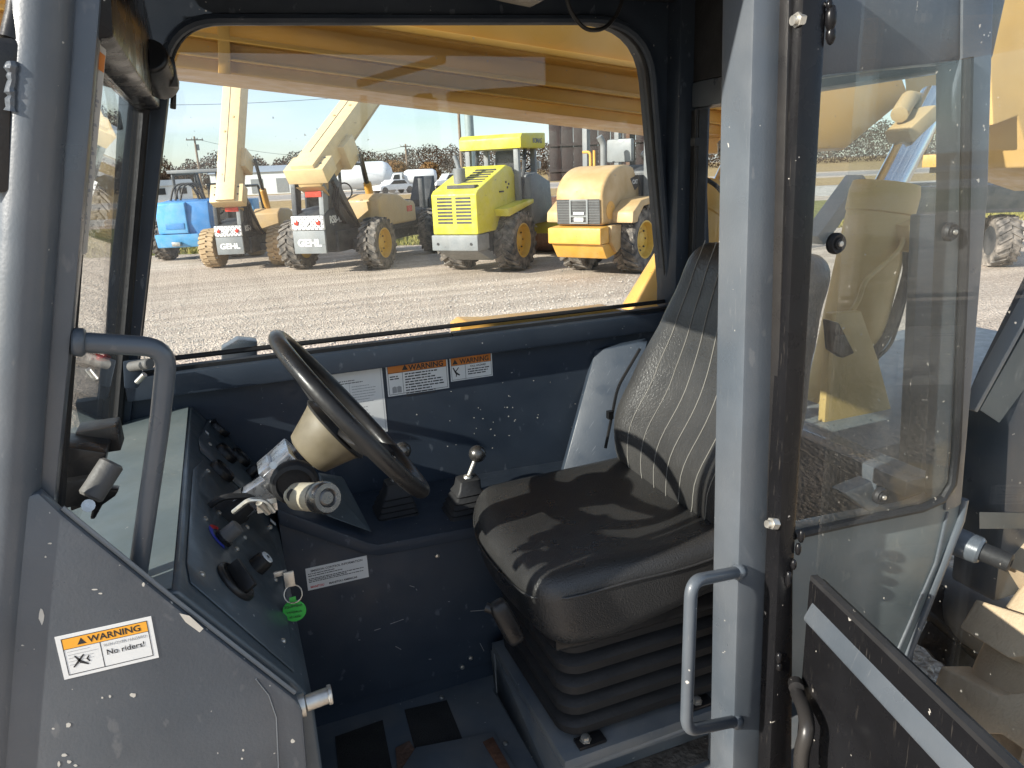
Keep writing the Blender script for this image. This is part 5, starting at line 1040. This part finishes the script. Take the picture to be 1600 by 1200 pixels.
# white tank, tanker truck, pickup, cars
q0 = atdist(552, 92); t = thing('storage_tank', 'large white horizontal storage tank on saddles behind the black tyred telehandler', 'tank', (q0.x, q0.y, 0), R(-14))
b = B(); r_ = 1.55; zc = ztop(570, 274, q0); b.lathe((-4.6, 0, zc), (1, 0, 0), [(.05, 0), (r_*.5, .14), (r_*.85, .55), (r_, 1.2), (r_, 8.0), (r_*.85, 8.65), (r_*.5, 9.06), (.05, 9.2)], 28); b.done('shell', 'bg_white', t, smooth=60)
for x in (-2.6, 2.6): b = B(); b.bb(x-.3, x+.3, -1.1, 1.1, -.1, zc-.9); b.done('saddle', 'concrete', t)
def truck_tank():
    q = atdist(640, 84); t = thing('tanker_truck', 'white propane tanker truck parked by the road', 'truck', (q.x, q.y, 0), R(-10))
    for x in (-2.1, 1.6):
        for y in (-.9, .9): b = B(); b.lathe((x, y-.14, .45), (0, 1, 0), [(.25, 0), (.45, .02), (.45, .26), (.25, .28)], 20); b.done('wheel', 'tyre_bg', t)
    b = B(); b.bb(-2.9, 2.6, -.4, .4, .55, .8); b.done('frame', 'bg_dark', t)
    b = B(); b.prism([(y, -1.0, z) for y, z in [(-3.1, .5), (-3.1, 1.15), (-2.1, 1.3), (-1.75, 2.0), (-.9, 2.05), (-.9, .5)]], (0, 2.0, 0)); b.done('cab', 'bg_white', t, bevel=.06)
    b = B(); b.prism([(y, -1.01, z) for y, z in [(-1.95, 1.35), (-1.7, 1.9), (-1.15, 1.9), (-1.15, 1.35)]], (0, 2.02, 0)); b.done('cab_window', 'glass_dark', t)
    b = B(); b.lathe((-.7, 0, 1.55), (1, 0, 0), [(.1, 0), (.6, .1), (.8, .45), (.8, 3.2), (.6, 3.55), (.1, 3.65)], 24); b.done('tank', 'bg_white', t, smooth=60)
    return t
truck_tank()
def car(u, d, rz, label, body, pickup, grp=None):
    q = atdist(u, d); t = thing('pickup_truck' if pickup else 'car', label, 'pickup' if pickup else 'car', (q.x, q.y, 0), rz)
    for x in (-1.5, 1.5):
        for y in (-.8, .8): b = B(); b.lathe((x, y-.1, .36), (0, 1, 0), [(.2, 0), (.36, .02), (.36, .18), (.2, .2)], 18); b.done('wheel', 'tyre_bg', t)
    pr = [(-2.6, .45), (-2.6, 1.05), (-.5, 1.08), (-.35, 1.75), (.9, 1.75), (1.4, 1.1), (2.5, 1.0), (2.6, .45)] if pickup else [(-2.1, .4), (-2.1, .85), (-1.5, .95), (-1.0, 1.4), (.4, 1.4), (1.0, .95), (2.0, .8), (2.1, .4)]
    b = B(); b.prism([(x, -.88, z) for x, z in pr], (0, 1.76, 0)); b.done('body', body, t, bevel=.07, seg=2)
    wp = [(-.3, 1.15), (-.22, 1.65), (.82, 1.65), (1.2, 1.15)] if pickup else [(-1.25, .97), (-.92, 1.33), (.35, 1.33), (.8, .97)]
    b = B(); b.prism([(x, -.885, z) for x, z in wp], (0, 1.77, 0)); b.done('side_windows', 'glass_dark', t)
    for y in (-.6, .6): b = B(); b.lathe(((2.57 if pickup else 2.06), y, .75), (1, 0, 0), [(.1, 0), (.08, .04), (0, .05)], 12); b.done('headlight', 'bg_white', t)
car(706, 92, R(190), 'white pickup truck on the road left of the slim pole', 'bg_white', True)
car(612, 80, R(200), 'small white car parked in front of the tanker truck', 'bg_white', False)
car(250, 150, R(70), 'dark red car parked by the low shed', 'red', False)
# low white building
q0 = atdist(430, 112); t = thing('warehouse', 'long low white metal warehouse behind the telehandlers', 'building', (q0.x, q0.y, 0), R(-18)); hh = ztop(430, 268, q0)
b = B(); b.bb(-9, 11, 0, 9, -.1, hh); b.done('wall', 'metal_siding', t); b = B(); b.prism([(-9.3, -.3, hh), (-9.3, 9.3, hh), (-9.3, 4.5, hh+.9)], (20.6, 0, 0)); b.done('roof', 'siding_roof', t)
for x in (-7, -3.5, 0, 3.5, 7): b = B(); b.bb(x, x+1.6, -.06, -.002, .2, hh-.9); b.done('door', 'bg_grey', t)
q0 = atdist(262, 105); t = thing('shed', 'small pale shed beyond the blue telehandler', 'building', (q0.x, q0.y, 0), R(8)); hh = ztop(262, 290, q0)
b = B(); b.bb(-3, 2.5, 0, 4, -.1, hh); b.done('wall', 'metal_siding', t); b = B(); b.prism([(-3.3, -.3, hh), (-3.3, 4.3, hh), (-3.3, 2, hh+.7)], (6.1, 0, 0)); b.done('roof', 'bg_grey', t)
for x in (-1.5, 1): b = B(); b.bb(x, x+.9, -.05, -.002, .7, hh-.3); b.done('window', 'glass_dark', t)
q0 = atdist(603, 108); t = thing('shed', 'small white gabled shed right of the storage tank', 'building', (q0.x, q0.y, 0), R(-20)); hh = ztop(604, 278, q0)
b = B(); b.bb(-1.2, 2.0, 0, 3, -.1, hh); b.done('wall', 'metal_siding', t); b = B(); b.prism([(-1.4, -.2, hh), (-1.4, 3.2, hh), (-1.4, 1.5, hh+.7)], (3.6, 0, 0)); b.done('roof', 'bg_grey', t)
# yellow diamond sign and low trailer far right
q0 = atdist(1566, 34); t = thing('road_sign', 'yellow diamond road sign with black arrow on a post', 'sign', (q0.x, q0.y, 0), R(-56)); zs = ztop(1566, 226, q0)
b = B(); b.prism([(0, 0, zs-.32), (.32, 0, zs), (0, 0, zs+.32), (-.32, 0, zs)], (0, .01, 0)); b.done('plate', 'orange', t, smooth=0)
b = B(); b.prism([(x, -.003, zs+z) for x, z in [(-.03, -.15), (.03, -.15), (.03, .02), (.11, .02), (0, .16), (-.11, .02), (-.03, .02)]], (0, .002, 0)); b.done('arrow', 'ink', t, smooth=0)
b = B(); b.cyl(V(0, .04, -.2), V(0, .04, zs+.2), .03, 8); b.done('post', 'galv', t)
q0 = atdist(1590, 30); t = thing('flatbed_trailer', 'yellow flatbed trailer standing by the diamond road sign', 'trailer', (q0.x, q0.y, 0), R(-56))
zt3 = ztop(1590, 236, q0); b = B(); b.bb(-2.8, 3.5, 0, 2.2, zt3-.42, zt3); b.done('bed', 'cat_yellow', t, bevel=.02); b = B(); b.bb(-2.6, 3.4, .5, 1.7, zt3-.62, zt3-.425); b.done('frame', 'bg_dark', t)
for x in (-1.6, -.6, 2): wheel(t, V(x, 1.0, .42), .42, .3, 'tyre_bg', 'bg_dark', 18, 1)

# --- trees
def leaf_mass(n, f, size, mname, name, parent=None):
    vs = []; fs = []
    for i in range(n):
        c = f(); s_ = random.uniform(.6, 1.3)*size; a = V(random.gauss(0, 1), random.gauss(0, 1), random.gauss(0, 1)).normalized(); q = a.orthogonal().normalized(); w = a.cross(q); k = len(vs)
        vs += [c+q*s_, c-q*s_*.5+w*s_*.8, c-q*s_*.6-w*s_*.7]; fs.append((k, k+1, k+2))
    b = B(); b.faces(vs, fs); return b.done(name, mname, parent, smooth=0, weld=False)
def wood():
    az = random.uniform(-22, 88); d = random.uniform(215, 300); hmax = 9+3.2*noise.noise(V(az*.35, 0, 0))+2.2*noise.noise(V(az*1.3, 3, 0))
    return V(d*math.sin(R(az)), d*math.cos(R(az)), random.random()**.8*max(3, hmax))
stuff(leaf_mass(150000, wood, .31, 'foliage_far', 'woodland'), 'brown leafless woodland lining the horizon', 'woodland')
def tree(u, d, vtop, w, label, fol, n, bare=False, seed=1):
    random.seed(seed); p = atdist(u, d); h = ztop(u, vtop, p); t = thing('tree', label, 'tree', (p.x, p.y, 0), 0, 'trees along the road')
    b = B(); tips = []
    def br(a, dr, L_, r_, lv):
        c = a+dr*L_; b.tube([a, a.lerp(c, .5)+V(random.uniform(-.04, .04), random.uniform(-.04, .04), 0)*L_, c], [r_, r_*.8, r_*.6], 5)
        tips.append(c)
        if lv == 0: return
        for k in range(random.randint(2, 4)):
            nd = (dr+V(random.gauss(0, .55), random.gauss(0, .55), random.gauss(.1, .3))).normalized(); br(a.lerp(c, random.uniform(.55, 1)), nd, L_*random.uniform(.55, .78), r_*.6, lv-1)
    br(V(0, 0, -.1), V(0, 0, 1), h*.36, h*.022, 4 if bare else 3); b.done('trunk', 'bark', t)
    sx_ = w/2
    def f():
        if bare: q = random.choice(tips); return q+V(random.gauss(0, .25), random.gauss(0, .25), random.gauss(0, .25))
        while True:
            q = V(random.uniform(-1, 1), random.uniform(-1, 1), random.uniform(-1, 1))
            if q.length < 1 and noise.noise(q*2.3+V(seed, 0, 0)) > -.18: break
        return V(q.x*sx_, q.y*sx_, h*.58+q.z*h*.42)
    leaf_mass(n*2, f, .10 if bare else .17, fol, 'crown', t)
tree(705, 135, 226, 7, 'bare grey tree with fine branching left of the slim pole', 'foliage_far', 500, True, 11)
tree(672, 120, 252, 3.4, 'narrow rust brown tree behind the tanker truck', 'foliage_tan', 1500, False, 12)
tree(275, 150, 266, 8, 'round russet tree behind the pale shed', 'foliage_far', 2200, False, 13)
tree(330, 140, 262, 6, 'thin bare tree beside the leaning utility pole', 'foliage_far', 420, True, 14)
tree(614, 150, 250, 6, 'tawny autumn tree behind the storage tank', 'foliage_tan', 2000, False, 15)
tree(583, 160, 248, 5, 'olive green tree rising behind the storage tank', 'foliage_green', 1800, False, 16)
tree(806, 110, 248, 3.0, 'small olive tree seen under the lime canopy', 'foliage_tan', 1400, False, 17)
tree(858, 90, 232, 5, 'pale bare tree between the compactors', 'foliage_far', 260, True, 18)
tree(1020, 120, 228, 6, 'bare brown tree right of the billboard', 'foliage_far', 800, True, 19)
tree(245, 170, 270, 7, 'low brown tree left of the russet tree', 'foliage_far', 1500, False, 20)
tree(640, 175, 250, 8, 'bare tree behind the crossarm pole', 'foliage_far', 600, True, 21)
